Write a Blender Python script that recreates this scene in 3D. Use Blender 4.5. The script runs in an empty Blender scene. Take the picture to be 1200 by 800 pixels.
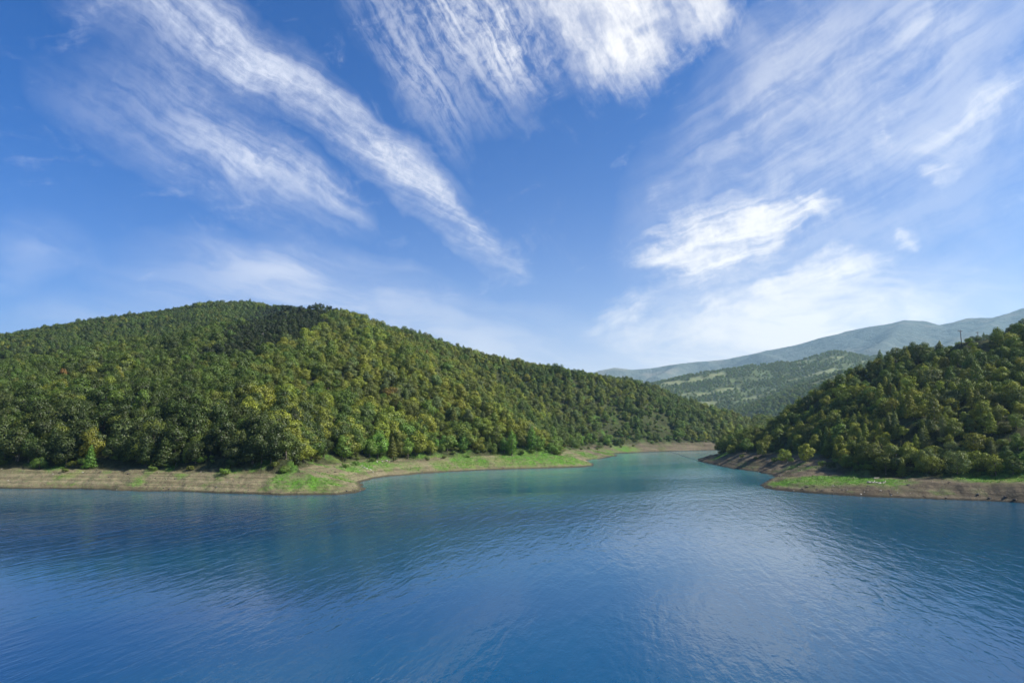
import bpy, math, random, os
import numpy as np
from mathutils import Vector

random.seed(7)
RNG = np.random.default_rng(11)
scene = bpy.context.scene
COL = scene.collection

# ------------------------------------------------------------------ view
CAM_H, F_PX, HOR = 18.0, 800.0, 502.0
PITCH = math.atan((HOR - 400.0) / F_PX)
FWD = np.array([0.0, math.cos(PITCH), math.sin(PITCH)])
UPV = np.array([0.0, -math.sin(PITCH), math.cos(PITCH)])


def ray(px, py):
    d = np.array([1.0, 0, 0]) * ((px - 600) / F_PX) + UPV * ((400 - py) / F_PX) + FWD
    return d / np.linalg.norm(d)


def on_water(px, py):
    d = ray(px, py)
    t = -CAM_H / d[2]
    return np.array([d[0] * t, d[1] * t])


def at_dist(px, py, dist):
    d = ray(px, py)
    t = dist / math.hypot(d[0], d[1])
    return np.array([d[0] * t, d[1] * t, CAM_H + d[2] * t])


def azel(px, py):
    d = ray(px, py)
    return math.degrees(math.atan2(d[0], d[1])), math.degrees(math.asin(d[2]))


def to_px(X, Y, Z):
    Z = Z - CAM_H
    cz = Y * FWD[1] + Z * FWD[2]
    cy = Y * UPV[1] + Z * UPV[2]
    cz = np.maximum(cz, 1e-3)
    return 600 + F_PX * X / cz, 400 - F_PX * cy / cz


# ------------------------------------------------------------------ noise
def _hash(ix, iy, seed):
    h = (ix.astype(np.int64) * 374761393 + iy.astype(np.int64) * 668265263 + seed * 974634777) & 0xFFFFFFFF
    h = ((h ^ (h >> 13)) * 1274126177) & 0xFFFFFFFF
    return ((h ^ (h >> 16)) & 0xFFFFFF).astype(np.float64) / 0xFFFFFF


def perlin(x, y, seed=0):
    ix, iy = np.floor(x), np.floor(y)
    fx, fy = x - ix, y - iy
    u, v = fx * fx * fx * (fx * (fx * 6 - 15) + 10), fy * fy * fy * (fy * (fy * 6 - 15) + 10)

    def g(ox, oy):
        a = _hash(ix + ox, iy + oy, seed) * 2 * np.pi
        return np.cos(a) * (fx - ox) + np.sin(a) * (fy - oy)
    return ((g(0, 0) * (1 - u) + g(1, 0) * u) * (1 - v) + (g(0, 1) * (1 - u) + g(1, 1) * u) * v) * 1.4


def fbm(x, y, octs=4, seed=0, gain=0.5):
    s, a = 0.0, 1.0
    for o in range(octs):
        s = s + a * perlin(x * 2 ** o + 17.3 * o, y * 2 ** o - 9.1 * o, seed + o)
        a *= gain
    return s


def sstep(a, b, x):
    t = np.clip((x - a) / (b - a), 0, 1)
    return t * t * (3 - 2 * t)


# ------------------------------------------------------------------ shoreline: pixel, bank height, bank width, flat width
SHORE = [
    (-420, 566, 5.0, 13, 3), (-150, 570, 5.0, 13, 3), (0, 572, 4.6, 13, 3), (100, 573, 5.0, 13, 2), (200, 576, 4.6, 12, 3),
    (300, 579, 4.8, 14, 2), (350, 580, 5.0, 17, 3), (395, 580, 5.0, 20, 4), (418, 577.5, 4.8, 20, 4), (429, 572.5, 4.6, 20, 4),
    (424, 566, 4.8, 18, 4), (434, 561, 4.8, 17, 3), (455, 558, 4.8, 17, 3), (490, 555, 4.8, 18, 3), (530, 552.5, 4.8, 18, 3),
    (570, 550.5, 5.0, 16, 4), (610, 549.2, 5.2, 15, 5), (650, 548.2, 5.0, 14, 5), (682, 547, 4.6, 14, 5), (697, 545.3, 4.2, 13, 6),
    (693, 542.6, 3.4, 11, 4), (677, 540.3, 4.0, 13, 3), (703, 537.5, 4.6, 18, 4), (722, 534.2, 4.0, 17, 5), (723, 532.8, 4.0, 15, 5),
    (711, 531.8, 4.5, 18, 4), (728, 531, 4.5, 18, 4), (745, 530.2, 4.2, 15, 4), (757, 529.6, 5.0, 11, 2), (785, 528.6, 5.4, 9, 1),
    (810, 528, 5.6, 9, 1), (840, 527.4, 5.6, 9, 1), (880, 526.5, 5.0, 10, 1), (930, 525.4, 5.0, 10, 1), (960, 525.6, 5.0, 10, 1),
    (948, 528, 4.0, 10, 2), (900, 531.5, 4.0, 10, 2), (860, 534.3, 4.0, 10, 2), (828, 536.5, 3.0, 10, 2), (817, 538.2, 3.2, 10, 1),
    (822, 541, 4.5, 11, 1), (834, 543.8, 5.8, 12, 1), (856, 548.4, 6.6, 15, 1), (888, 553, 7.2, 18, 1), (908, 556.8, 6.8, 17, 2),
    (909, 560, 5.0, 15, 4), (898, 564, 2.8, 12, 12), (887, 568.3, 2.0, 9, 22), (896, 571.8, 2.0, 9, 27), (912, 574, 2.0, 9, 28),
    (957, 578.4, 2.0, 9, 27), (1010, 581.5, 2.1, 9, 24), (1077, 584.2, 2.6, 9, 20), (1120, 585.6, 3.2, 8, 17), (1142, 586.4, 3.7, 6, 16),
    (1200, 589.2, 4.0, 6, 14), (1300, 594, 4.2, 7, 12), (1500, 606, 4.2, 8, 10), (1900, 630, 4, 8, 10),
]
SH = np.array([list(on_water(p[0], p[1])) + list(p[2:]) for p in SHORE])
# water polygon: shoreline closed behind the camera
POLY = np.vstack([SH[:, :2], [[900, 60], [900, -900], [-900, -900], [-900, 100]]])
PAR = np.vstack([SH[:, 2:], [[4, 8, 10]] * 4])


def shore_dist(X, Y):
    """signed distance to the shoreline (land positive) and the bank parameters of the nearest shore point"""
    n = len(POLY)
    best = np.full(X.shape, 1e18)
    par = [np.zeros(X.shape) for _ in range(3)]
    inside = np.zeros(X.shape, bool)
    for i in range(n):
        a, b = POLY[i], POLY[(i + 1) % n]
        e = b - a
        t = np.clip(((X - a[0]) * e[0] + (Y - a[1]) * e[1]) / (e @ e), 0, 1)
        d = (X - a[0] - t * e[0]) ** 2 + (Y - a[1] - t * e[1]) ** 2
        m = d < best
        best = np.where(m, d, best)
        pa, pb = PAR[i], PAR[(i + 1) % n]
        for k in range(3):
            par[k] = np.where(m, pa[k] + (pb[k] - pa[k]) * t, par[k])
        if abs(e[1]) > 1e-9:
            cr = ((a[1] > Y) != (b[1] > Y)) & (X < e[0] * (Y - a[1]) / e[1] + a[0])
            inside ^= cr
    d = np.sqrt(best)
    return np.where(inside, -d, d), par


# ------------------------------------------------------------------ ridges: (px, py, distance), tree height, slope, rounding
RIDGES = [
    # broad hill on the left, behind
    ([(-500, 470, 800), (-350, 440, 900), (-100, 408, 960), (0, 392, 1000), (100, 376, 1050), (200, 362, 1100), (245, 354, 1120),
      (290, 353, 1130), (335, 358, 1150), (390, 395, 1180), (430, 440, 1200)], 5, .29, 25),
    ([(0, 400, 950), (20, 440, 640), (40, 490, 380), (45, 520, 270)], 5, .40, 14),
    ([(110, 380, 1000), (120, 430, 700), (110, 470, 480)], 5, .42, 14),
    ([(-200, 420, 800), (-150, 460, 500), (-120, 510, 300)], 5, .40, 14),
    # rocky peak and its long ridge to the right
    ([(395, 361, 672), (375, 355, 668), (335, 359, 668), (300, 373, 668), (268, 393, 655), (232, 424, 640)], 2, 1.15, 5),
    ([(395, 361, 672), (440, 378, 680), (500, 392, 700), (540, 408, 730), (570, 416, 760), (620, 427, 820), (660, 432, 860),
      (690, 437, 900), (740, 447, 880), (770, 453, 840), (800, 465, 790), (850, 482, 720), (880, 491, 690), (930, 500, 690), (1000, 505, 690)], 5.5, .27, 14),
    # spurs running down to the water
    ([(395, 366, 672), (365, 394, 560), (328, 411, 480), (284, 428, 410), (235, 442, 350), (190, 457, 310), (130, 485, 268), (90, 512, 235)], 3, .52, 6),
    ([(440, 380, 675), (430, 415, 520), (400, 450, 390), (380, 490, 290), (375, 520, 235)], 1, .50, 9),
    ([(500, 394, 695), (485, 440, 530), (465, 485, 390), (470, 520, 310)], 1, .50, 9),
    ([(570, 418, 755), (585, 450, 600), (590, 490, 450), (600, 515, 370)], 1, .48, 9),
    ([(640, 430, 840), (665, 455, 680), (690, 485, 540), (700, 510, 480)], 1, .48, 9),
    ([(770, 455, 835), (768, 478, 700), (745, 503, 590)], 1, .48, 9),
    ([(830, 476, 740), (835, 497, 650), (830, 512, 590)], 1, .48, 9),
    # right hand hill
    ([(838, 524, 385), (870, 515, 365), (905, 490, 350), (920, 477, 345), (960, 450, 345), (1000, 428, 350), (1040, 410, 352), (1080, 398, 352)], 6, .50, 8),
    ([(1080, 399, 352), (1100, 402, 350), (1115, 409, 346)], 4.5, .50, 8),
    ([(1080, 399, 352), (1112, 402, 344), (1126, 401, 342), (1150, 400, 340), (1170, 398, 340), (1230, 385, 340), (1350, 360, 345), (1600, 330, 350)], 0, .50, 4),
    ([(1157, 389, 352), (1175, 379, 354), (1200, 371, 356), (1300, 350, 360)], 3.5, 1.6, 3),
    ([(960, 452, 343), (985, 480, 290), (1000, 510, 245)], 6, .55, 6),
    ([(1090, 402, 345), (1080, 450, 285), (1065, 500, 230)], 6, .55, 6),
    ([(1200, 386, 338), (1190, 450, 275), (1180, 510, 220)], 6, .55, 6),
    # low far shoulder seen just right of the pole
    ([(1122, 409, 900), (1132, 400, 900), (1143, 394, 900), (1156, 390, 910), (1200, 386, 920), (1300, 380, 950)], 5, .8, 5),
    # hills up the valley
    ([(690, 470, 2307), (730, 463, 2374), (760, 453, 2443), (780, 444, 2483), (812, 432, 2551), (829, 429, 2578), (856, 424, 2605), (884, 420, 2646),
      (914, 418, 2687), (940, 418, 2714), (980, 405, 2754), (1012, 410, 2782), (1050, 411, 2823), (1100, 405, 2850), (1200, 398, 2985), (1400, 385, 3121)], 5, .30, 30),
    ([(829, 430, 2578), (855, 452, 2238), (885, 478, 1927)], 5, .38, 20),
    ([(914, 420, 2660), (915, 440, 2307), (900, 468, 1967)], 5, .38, 20),
    ([(780, 446, 2470), (800, 465, 2171), (830, 485, 1831)], 5, .38, 20),
    ([(980, 410, 2714), (970, 428, 2374), (945, 450, 2036)], 5, .38, 20),
    ([(862, 493, 1520), (880, 484, 1560), (900, 475, 1601), (940, 456, 1669), (1000, 430, 1764), (1055, 413, 1831), (1100, 408, 1858), (1200, 400, 1927), (1400, 395, 1967)], 5, .36, 15),
    # blue ridge closing the valley
    ([(0, 455, 5465), (300, 452, 5465), (600, 450, 5465), (650, 441, 5465), (690, 436, 5465), (705, 431.5, 5465), (720, 428.5, 5465), (740, 431, 5465), (762, 429, 5465), (800, 423.5, 5465),
      (850, 418.5, 5465), (872, 414, 5465), (900, 408, 5465), (930, 402, 5465), (960, 394, 5465), (990, 387, 5465), (1020, 381, 5465), (1045, 377, 5465), (1060, 373.5, 5465), (1080, 374, 5465),
      (1100, 378.5, 5465), (1115, 375.5, 5465), (1132, 371, 5465), (1150, 371, 5465), (1163, 371, 5465), (1180, 366, 5465), (1200, 359, 5465), (1300, 356, 5541), (1420, 356, 5541)], 0, .42, 10),
    ([(890, 412, 5313), (930, 422, 4706), (960, 430, 4250)], 0, .5, 30),
    ([(1060, 376, 5389), (1040, 395, 4706), (1020, 410, 4099)], 0, .5, 30),
    ([(1180, 368, 5389), (1140, 388, 4706), (1110, 402, 4099)], 0, .5, 30),
    ([(800, 426, 5389), (770, 440, 4858)], 0, .5, 30),
]


def smax(a, b, k):
    h = np.clip(.5 + .5 * (a - b) / k, 0, 1)
    return b + (a - b) * h + k * h * (1 - h)


def terrain(X, Y):
    sd, (H, W, Fl) = shore_dist(X, Y)
    R = np.hypot(X, Y)
    hill = np.full(X.shape, -50.0)
    prox = np.zeros(X.shape)
    for pts, th, s, w in RIDGES:
        P = []
        for p in pts:
            q = at_dist(*p)
            q[2] -= th
            P.append(q)
        P = np.array(P)
        reach = max(P[:, 2].max(), 1) / s + 60
        m = (X > P[:, 0].min() - reach) & (X < P[:, 0].max() + reach) & (Y > P[:, 1].min() - reach) & (Y < P[:, 1].max() + reach)
        if not m.any():
            continue
        x, y = X[m], Y[m]
        best = np.full(x.shape, -60.0)
        dm = np.full(x.shape, 1e12)
        for a, b in zip(P[:-1], P[1:]):
            e = b[:2] - a[:2]
            t = np.clip(((x - a[0]) * e[0] + (y - a[1]) * e[1]) / max(e @ e, 1e-6), 0, 1)
            d2 = (x - a[0] - t * e[0]) ** 2 + (y - a[1] - t * e[1]) ** 2
            dm = np.minimum(dm, d2)
            best = np.maximum(best, a[2] + (b[2] - a[2]) * t - s * (np.sqrt(d2 + w * w) - w))
        rr = R[m]
        k = np.clip(rr * .012, 1.5, 22)
        # no rounding added right on the crest, so that the outline stays where it is
        hill[m] = smax(hill[m], best, k) - k * .12
        prox[m] = np.maximum(prox[m], np.exp(-dm / 45 ** 2))
    # gullies and lumps on the slopes
    amp = np.clip((hill - 8) / 60, 0, 1)
    far = np.clip(R / 900, .25, 3.2)
    hill = hill + (1 - .8 * prox) * amp * far * (3.6 * fbm(X / (110 * far), Y / (110 * far), 4, 3) + .8 * fbm(X / 22, Y / 22, 3, 9)) * np.where(R > 3500, 1.6, 1)
    sw = sd + 1.6 * fbm(X / 14, Y / 14, 3, 21) + .5 * fbm(X / 3.5, Y / 3.5, 2, 22)
    swp = np.maximum(sw, 0)
    t = np.clip(swp / W, 0, 1)
    prof = t * (1.25 - .25 * t)
    bank = H * prof * (1 + .10 * fbm(X / 18, Y / 18, 2, 31))
    rill = fbm(X / 2.6, Y / 2.6, 3, 41)
    bank = bank + .38 * rill * np.clip(swp / 2, 0, 1) + .05 * np.sin(bank * 9 + rill) * (t < 1)
    flat = np.clip(swp - W, 0, Fl) * .05
    back = np.clip(swp - W - Fl, 0, None)
    base = bank + flat + np.minimum(back * .07, 14) + .25 * fbm(X / 9, Y / 9, 3, 51) * np.clip(back / 10, 0, 1)
    cap = bank + flat + back * .62
    land = np.where(hill > base, np.minimum(hill, np.maximum(cap, base)), base)
    land = np.minimum(smax(hill, base, 2.0), np.maximum(cap, base))
    z = np.where(sw > 0, land + .02, np.clip(sw * .35, -9, 0) - .02)
    return z, sd, H, W, Fl


NA, NR = 800, 640
AZ0, AZ1, R0, R1 = -54.0, 54.0, 128.0, 7000.0
AZ = np.radians(np.linspace(AZ0, AZ1, NA))
RR = np.exp(np.linspace(math.log(R0), math.log(R1), NR))
GX, GY = np.sin(AZ)[None, :] * RR[:, None], np.cos(AZ)[None, :] * RR[:, None]
GZ, GSD, GH, GW, GF = terrain(GX, GY)


# outline of the near hills against what lies behind them (picture points, tree tops), matched column by column
def fit_outline(pts, r_max, az_lo, az_hi, th):
    global GZ
    az_t = np.array([azel(p[0], p[1])[0] for p in pts])
    ta_t = np.array([math.tan(math.radians(azel(p[0], p[1])[1])) for p in pts])
    deg = np.degrees(AZ)
    T = np.interp(deg, az_t, ta_t)
    H_ = np.interp(deg, az_t, [p[2] if len(p) > 2 else th for p in pts])
    jm = int(np.searchsorted(RR, r_max))
    wa_ = sstep(az_lo - 1.5, az_lo, deg) * sstep(az_hi + 1.5, az_hi, deg)
    for it in range(3):
        ang_ = (GZ[:jm] + H_[None, :] - CAM_H) / RR[:jm, None]
        j = ang_.argmax(0)
        r, z = RR[j], GZ[j, np.arange(NA)]
        f = np.clip((T * r + CAM_H - H_) / np.maximum(z, 4), .5, 1.7)
        f = np.convolve(np.pad(f, 6, mode='edge'), np.hanning(15)[1:-1] / np.hanning(15).sum(), 'same')[6:-6]
        f = 1 + (f - 1) * wa_
        w = sstep(5, 22, GZ[:jm]) * sstep(r_max, r_max * .9, RR[:jm])[:, None]
        GZ[:jm] = GZ[:jm] * (1 + (f[None, :] - 1) * w)


fit_outline([(-40, 398), (0, 392), (50, 385), (100, 376), (150, 369), (200, 362), (245, 354), (290, 353), (318, 357.5), (340, 357), (375, 355), (395, 359), (412, 366), (440, 378), (470, 385), (500, 392), (540, 408),
             (570, 416), (620, 427), (660, 432), (690, 437), (715, 442), (740, 446), (770, 453), (800, 465), (850, 482), (878, 490)], 1500, -60, azel(872, 490)[0], 5.5)
fit_outline([(880, 509, 6), (905, 490, 6), (920, 477, 6), (960, 450, 6), (1000, 428, 6), (1040, 410, 6), (1065, 400, 6), (1085, 397, 6), (1108, 404, 5), (1118, 403, 0), (1126, 401.5, 0), (1150, 400, 0), (1156, 390, 2), (1165, 383, 4), (1175, 378, 5), (1200, 371, 5), (1300, 350, 5)],
            430, azel(907, 490)[0], 60, 6)


def gsample(A, X, Y):
    az, r = np.degrees(np.arctan2(X, Y)), np.hypot(X, Y)
    fi = np.clip((az - AZ0) / (AZ1 - AZ0) * (NA - 1), 0, NA - 1.001)
    fj = np.clip((np.log(r) - math.log(R0)) / (math.log(R1) - math.log(R0)) * (NR - 1), 0, NR - 1.001)
    i, j = fi.astype(int), fj.astype(int)
    u, v = fi - i, fj - j
    return (A[j, i] * (1 - u) + A[j, i + 1] * u) * (1 - v) + (A[j + 1, i] * (1 - u) + A[j + 1, i + 1] * u) * v


def ground(x, y):
    return float(gsample(GZ, np.array([x]), np.array([y]))[0])


def hit(px, py, r0=130.0):
    """first terrain point met by the ray through a point of the picture"""
    d = ray(px, py)
    h = math.hypot(d[0], d[1])
    r = np.linspace(r0, 1500, 9000)
    X, Y, Z = d[0] / h * r, d[1] / h * r, CAM_H + d[2] / h * r
    g = gsample(GZ, X, Y)
    k = np.nonzero((g > Z) & (g > 0))[0]
    if len(k) == 0:
        q = on_water(px, py)
        return np.array([q[0], q[1], 0.0])
    k = k[0]
    return np.array([X[k], Y[k], g[k]])


# slope and how much of the sky-line hides each point
dzr = np.gradient(GZ, axis=0) / np.gradient(np.repeat(RR[:, None], NA, 1), axis=0)
dza = np.gradient(GZ, axis=1) / (RR[:, None] * (AZ[1] - AZ[0]))
GSL = np.hypot(dzr, dza)
ang = (GZ + np.where(GSD > GW + GF, 4.5, 0) - CAM_H) / RR[:, None]
GHOR = np.maximum.accumulate(ang, axis=0)
GHOR = np.vstack([np.full((4, NA), -9.0), GHOR[:-4]])

# ------------------------------------------------------------------ grass patches on the banks (picture point, radius in metres, strength)
PATCH = [(372, 563, 7, 1), (350, 566, 6, .8), (395, 560, 7, .8), (330, 561, 4, .7), (408, 549, 5, .9), (425, 545, 6, 1), (445, 544, 6, .9), (545, 541, 8, 1), (560, 540, 7, .9), (520, 545, 6, .7), (480, 547, 6, .5),
         (600, 537, 9, .9), (622, 536, 10, 1), (645, 535, 10, 1.1), (663, 538, 9, 1.1), (677, 541, 8, 1), (655, 541, 8, .8), (590, 541, 7, .6), (690, 543, 5, .8),
         (690, 534, 11, .7), (706, 530, 9, .9), (715, 530, 7, .8), (733, 527, 12, .9), (742, 527, 8, .7),
         (845, 534, 5, .8), (852, 531, 5, .7), (930, 547, 5, .6), (946, 549, 5, .5), (930, 564, 8, .9), (950, 563, 9, 1), (975, 562, 10, 1.1), (1000, 562, 10, 1), (1025, 564, 8, .9), (955, 566, 5, .7),
         (1045, 564, 6, .6), (1150, 561, 8, .9), (1165, 560, 9, 1), (1190, 561, 9, 1.0), (1215, 561, 9, 1)]
GGR = np.zeros(GX.shape)
near = (RR < 700)
for px, py, rad, st in PATCH:
    q = hit(px, py)
    d = np.hypot(GX[near] - q[0], (GY[near] - q[1]) * .75)
    GGR[near] = np.maximum(GGR[near], st * sstep(1.35, .35, d / rad))
gn = fbm(GX / 5, GY / 5, 3, 77)
GGR = np.clip(GGR * (1.0 + .7 * gn), 0, 1) * sstep(.8, 3.2, GSD + gn * 1.2)
# sparse weeds on the left bank
weed = sstep(.15, .6, fbm(GX / 9, GY / 9, 4, 88)) * .60 * (GSD > 2)
GGR = np.maximum(GGR, np.where(GX < 80, weed, weed * .4))
GBK = sstep(3.0, -2.0, GSD - GW - GF * np.where(GX > 60, .9, .6) + 1.5 * gn) * (RR[:, None] < 1000)
GRD = sstep(30, 70, GX) * np.ones_like(GX)         # redder earth on the right hand shore
rockp = []
for px, py, rad in [(300, 390, 26), (240, 430, 30), (265, 414, 30)]:
    q = hit(px, py)
    rockp.append((q, rad))
GRK = np.zeros(GX.shape)
for q, rad in rockp:
    d = np.hypot(GX - q[0], GY - q[1])
    GRK = np.maximum(GRK, sstep(rad, rad * .5, d))
GRK = GRK * sstep(.30, .55, GSL) * sstep(-.35, .10, fbm(GX / 13, GY / 13, 3, 61))
cut = hit(1163, 394)
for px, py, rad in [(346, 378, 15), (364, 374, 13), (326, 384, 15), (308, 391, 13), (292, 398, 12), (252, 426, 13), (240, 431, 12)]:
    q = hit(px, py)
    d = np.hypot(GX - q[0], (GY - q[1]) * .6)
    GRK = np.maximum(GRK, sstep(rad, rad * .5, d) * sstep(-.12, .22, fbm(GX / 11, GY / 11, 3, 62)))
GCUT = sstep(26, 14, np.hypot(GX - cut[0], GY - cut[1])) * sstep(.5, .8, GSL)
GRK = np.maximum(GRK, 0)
GFIELD = sstep(.28, .55, fbm(GX / 160, GY / 110, 3, 71)) * (RR[:, None] > 1700) * (RR[:, None] < 3400) * sstep(.5, .3, GSL)
GHAZE = sstep(1500, 1900, RR)[:, None] * (.45 + .5 * sstep(-.3, .4, fbm(GX / 90, GY / 90, 3, 73)))  # pale ground tone standing for haze up the valley


# ------------------------------------------------------------------ node helpers
def new_mat(name):
    m = bpy.data.materials.new(name)
    m.use_nodes = True
    nt = m.node_tree
    nt.nodes.clear()
    return m, nt


class N:
    def __init__(s, nt):
        s.nt = nt

    def __call__(s, typ, ins=None, **kw):
        n = s.nt.nodes.new(typ)
        for k, v in kw.items():
            setattr(n, k, v)
        for k, v in (ins or {}).items():
            s.put(n.inputs[k], v)
        return n

    def put(s, sock, v):
        if isinstance(v, bpy.types.NodeSocket):
            s.nt.links.new(v, sock)
        elif isinstance(v, bpy.types.Node):
            s.nt.links.new(v.outputs[0], sock)
        else:
            sock.default_value = v

    def m(s, op, a, b=0.0, c=None, clamp=False):
        d = {0: a, 1: b}
        if c is not None:
            d[2] = c
        return s('ShaderNodeMath', d, operation=op, use_clamp=clamp).outputs[0]

    def mix(s, f, a, b, blend='MIX'):
        n = s('ShaderNodeMix', data_type='RGBA', blend_type=blend, clamp_factor=True)
        s.put(n.inputs[0], f)
        s.put(n.inputs[6], a)
        s.put(n.inputs[7], b)
        return n.outputs[2]

    def remap(s, v, a, b, c=0.0, d=1.0, smooth=True):
        n = s('ShaderNodeMapRange', {0: v, 1: a, 2: b, 3: c, 4: d}, clamp=True)
        if smooth:
            n.interpolation_type = 'SMOOTHSTEP'
        return n.outputs[0]

    def noise(s, vec, scale, detail=4, rough=.55, dist=0.0, dim='3D'):
        n = s('ShaderNodeTexNoise', {'Vector': vec, 'Scale': scale, 'Detail': detail, 'Roughness': rough, 'Distortion': dist}, noise_dimensions=dim)
        return n.outputs[0]

    def attr(s, name, typ='GEOMETRY'):
        return s('ShaderNodeAttribute', attribute_name=name, attribute_type=typ)


def rgb(r, g, b):
    return (r, g, b, 1)


# ------------------------------------------------------------------ terrain material
def terrain_mat():
    m, nt = new_mat('soil_and_forest_floor')
    n = N(nt)
    pos = n('ShaderNodeNewGeometry').outputs['Position']
    sep = n('ShaderNodeSeparateXYZ', {0: pos})
    z = sep.outputs[2]
    A = lambda k: n.attr(k).outputs['Fac']
    n1 = n.noise(pos, .09, 6, .6)
    n2 = n.noise(pos, .9, 6, .65)
    n3 = n.noise(pos, 4.0, 4, .6)
    # bare drawdown bank: bedded, banded earth
    zz = n.m('ADD', z, n.m('MULTIPLY', n2, 1.3))
    cv = n('ShaderNodeCombineXYZ', {0: n.m('MULTIPLY', sep.outputs[0], .03), 1: n.m('MULTIPLY', sep.outputs[1], .03), 2: n.m('MULTIPLY', zz, 2.6)})
    bands = n.noise(cv, 1.0, 5, .7)
    tan = n.mix(n.remap(bands, .35, .65), rgb(.080, .066, .038), rgb(.205, .172, .105))
    tan = n.mix(n.remap(n2, .45, .7), tan, rgb(.110, .125, .055))
    red = n.mix(n.remap(bands, .35, .68), rgb(.050, .040, .027), rgb(.150, .122, .082))
    red = n.mix(n.remap(n1, .5, .7), red, rgb(.070, .066, .034))
    earth = n.mix(A('red'), tan, red)
    stones = n.remap(n3, .62, .72)
    earth = n.mix(n.m('MULTIPLY', stones, .5), earth, rgb(.30, .27, .21))
    wet = n.remap(n.m('ADD', z, n.m('MULTIPLY', n2, .4)), .38, .85)
    earth = n.mix(wet, n.mix(.72, earth, rgb(.018, .016, .012)), earth)
    floor = n.mix(n.remap(n2, .35, .65), rgb(.018, .022, .009), rgb(.045, .050, .020))
    floor = n.mix(n.remap(n1, .5, .75), floor, rgb(.055, .065, .022))
    grass = n.mix(n.remap(n2, .3, .7), rgb(.038, .095, .014), rgb(.095, .205, .024))
    grass = n.mix(n.remap(n1, .45, .7), grass, rgb(.125, .150, .040))
    rock = n.mix(n.remap(n2, .35, .65), rgb(.028, .026, .024), rgb(.11, .10, .092))  # crag rock, its tone lowered to carry the flank's shade
    field = n.mix(n.remap(n1, .4, .6), rgb(.13, .155, .065), rgb(.20, .195, .105))
    c = n.mix(A('bank'), floor, earth)
    c = n.mix(A('haze_pale'), c, rgb(.095, .118, .052))
    c = n.mix(A('field'), c, field)
    g = n.m('MULTIPLY', A('grass'), n.remap(n.noise(pos, .45, 6, .7), .40, .58))
    c = n.mix(n.m('ADD', n.m('MULTIPLY', A('grass'), .60), n.m('MULTIPLY', g, .50), clamp=True), c, grass)
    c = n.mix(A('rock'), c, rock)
    c = n.mix(A('cut'), c, n.mix(n.remap(n2, .4, .6), rgb(.10, .07, .05), rgb(.20, .145, .10)))
    bh = n.m('ADD', n.m('MULTIPLY', n2, .7), n.m('MULTIPLY', n3, .25))
    bmp = n('ShaderNodeBump', {'Strength': .8, 'Distance': .7, 'Height': bh})
    p = n('ShaderNodeBsdfPrincipled', {'Base Color': c, 'Roughness': .95, 'Specular IOR Level': .1, 'Normal': bmp})
    n('ShaderNodeOutputMaterial', {0: p})
    return m


def far_mat():
    """ground of the far ridge, its colours lifted to carry haze"""
    m, nt = new_mat('far_hazed_ground')
    n = N(nt)
    pos = n('ShaderNodeNewGeometry').outputs['Position']
    n0 = n.noise(pos, .0035, 4, .55)
    n1 = n.noise(pos, .022, 6, .65)
    vo = n('ShaderNodeTexVoronoi', {'Vector': pos, 'Scale': .07}).outputs[0]
    c = n.mix(n.remap(n1, .35, .65), rgb(.135, .165, .145), rgb(.200, .225, .195))  # haze put into the colour as pale tones
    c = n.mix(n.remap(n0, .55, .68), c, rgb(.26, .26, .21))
    bmp = n('ShaderNodeBump', {'Strength': 1.0, 'Distance': 9.0, 'Height': n.m('SUBTRACT', n1, n.m('MULTIPLY', vo, .5))})
    p = n('ShaderNodeBsdfDiffuse', {'Color': c, 'Roughness': 1.0, 'Normal': bmp})
    n('ShaderNodeOutputMaterial', {0: p})
    return m


MAT_TERRAIN, MAT_FAR = terrain_mat(), far_mat()


def grid_object(name, j0, j1, mat, attrs):
    nr = j1 - j0
    co = np.stack([GX[j0:j1], GY[j0:j1], GZ[j0:j1]], -1).reshape(-1, 3).astype(np.float32)
    idx = np.arange(nr * NA).reshape(nr, NA)
    q = np.stack([idx[:-1, :-1], idx[:-1, 1:], idx[1:, 1:], idx[1:, :-1]], -1).reshape(-1, 4)
    zq = co[q][..., 2]
    q = q[zq.max(1) > -6.0]
    me = bpy.data.meshes.new(name)
    me.vertices.add(len(co))
    me.vertices.foreach_set('co', co.ravel())
    me.loops.add(q.size)
    me.loops.foreach_set('vertex_index', q[:, ::-1].ravel().astype(np.int32))
    me.polygons.add(len(q))
    me.polygons.foreach_set('loop_start', np.arange(0, q.size, 4, dtype=np.int32))
    me.polygons.foreach_set('loop_total', np.full(len(q), 4, np.int32))
    me.polygons.foreach_set('use_smooth', np.ones(len(q), bool))
    me.update(calc_edges=True)
    for k, v in attrs.items():
        a = me.attributes.new(k, 'FLOAT', 'POINT')
        a.data.foreach_set('value', v[j0:j1].ravel().astype(np.float32))
    me.materials.append(mat)
    o = bpy.data.objects.new(name, me)
    COL.objects.link(o)
    o['kind'] = 'structure'
    return o


jA = int(np.searchsorted(RR, 3500))
at = {'bank': GBK, 'grass': GGR, 'red': GRD, 'rock': GRK, 'cut': GCUT, 'field': GFIELD, 'haze_pale': GHAZE}
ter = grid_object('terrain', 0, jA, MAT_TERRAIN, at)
ter['label'] = 'wooded hills and bare banks around the lake'
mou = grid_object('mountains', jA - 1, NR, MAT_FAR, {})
mou['label'] = 'hazy blue mountain ridge closing the valley'


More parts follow.
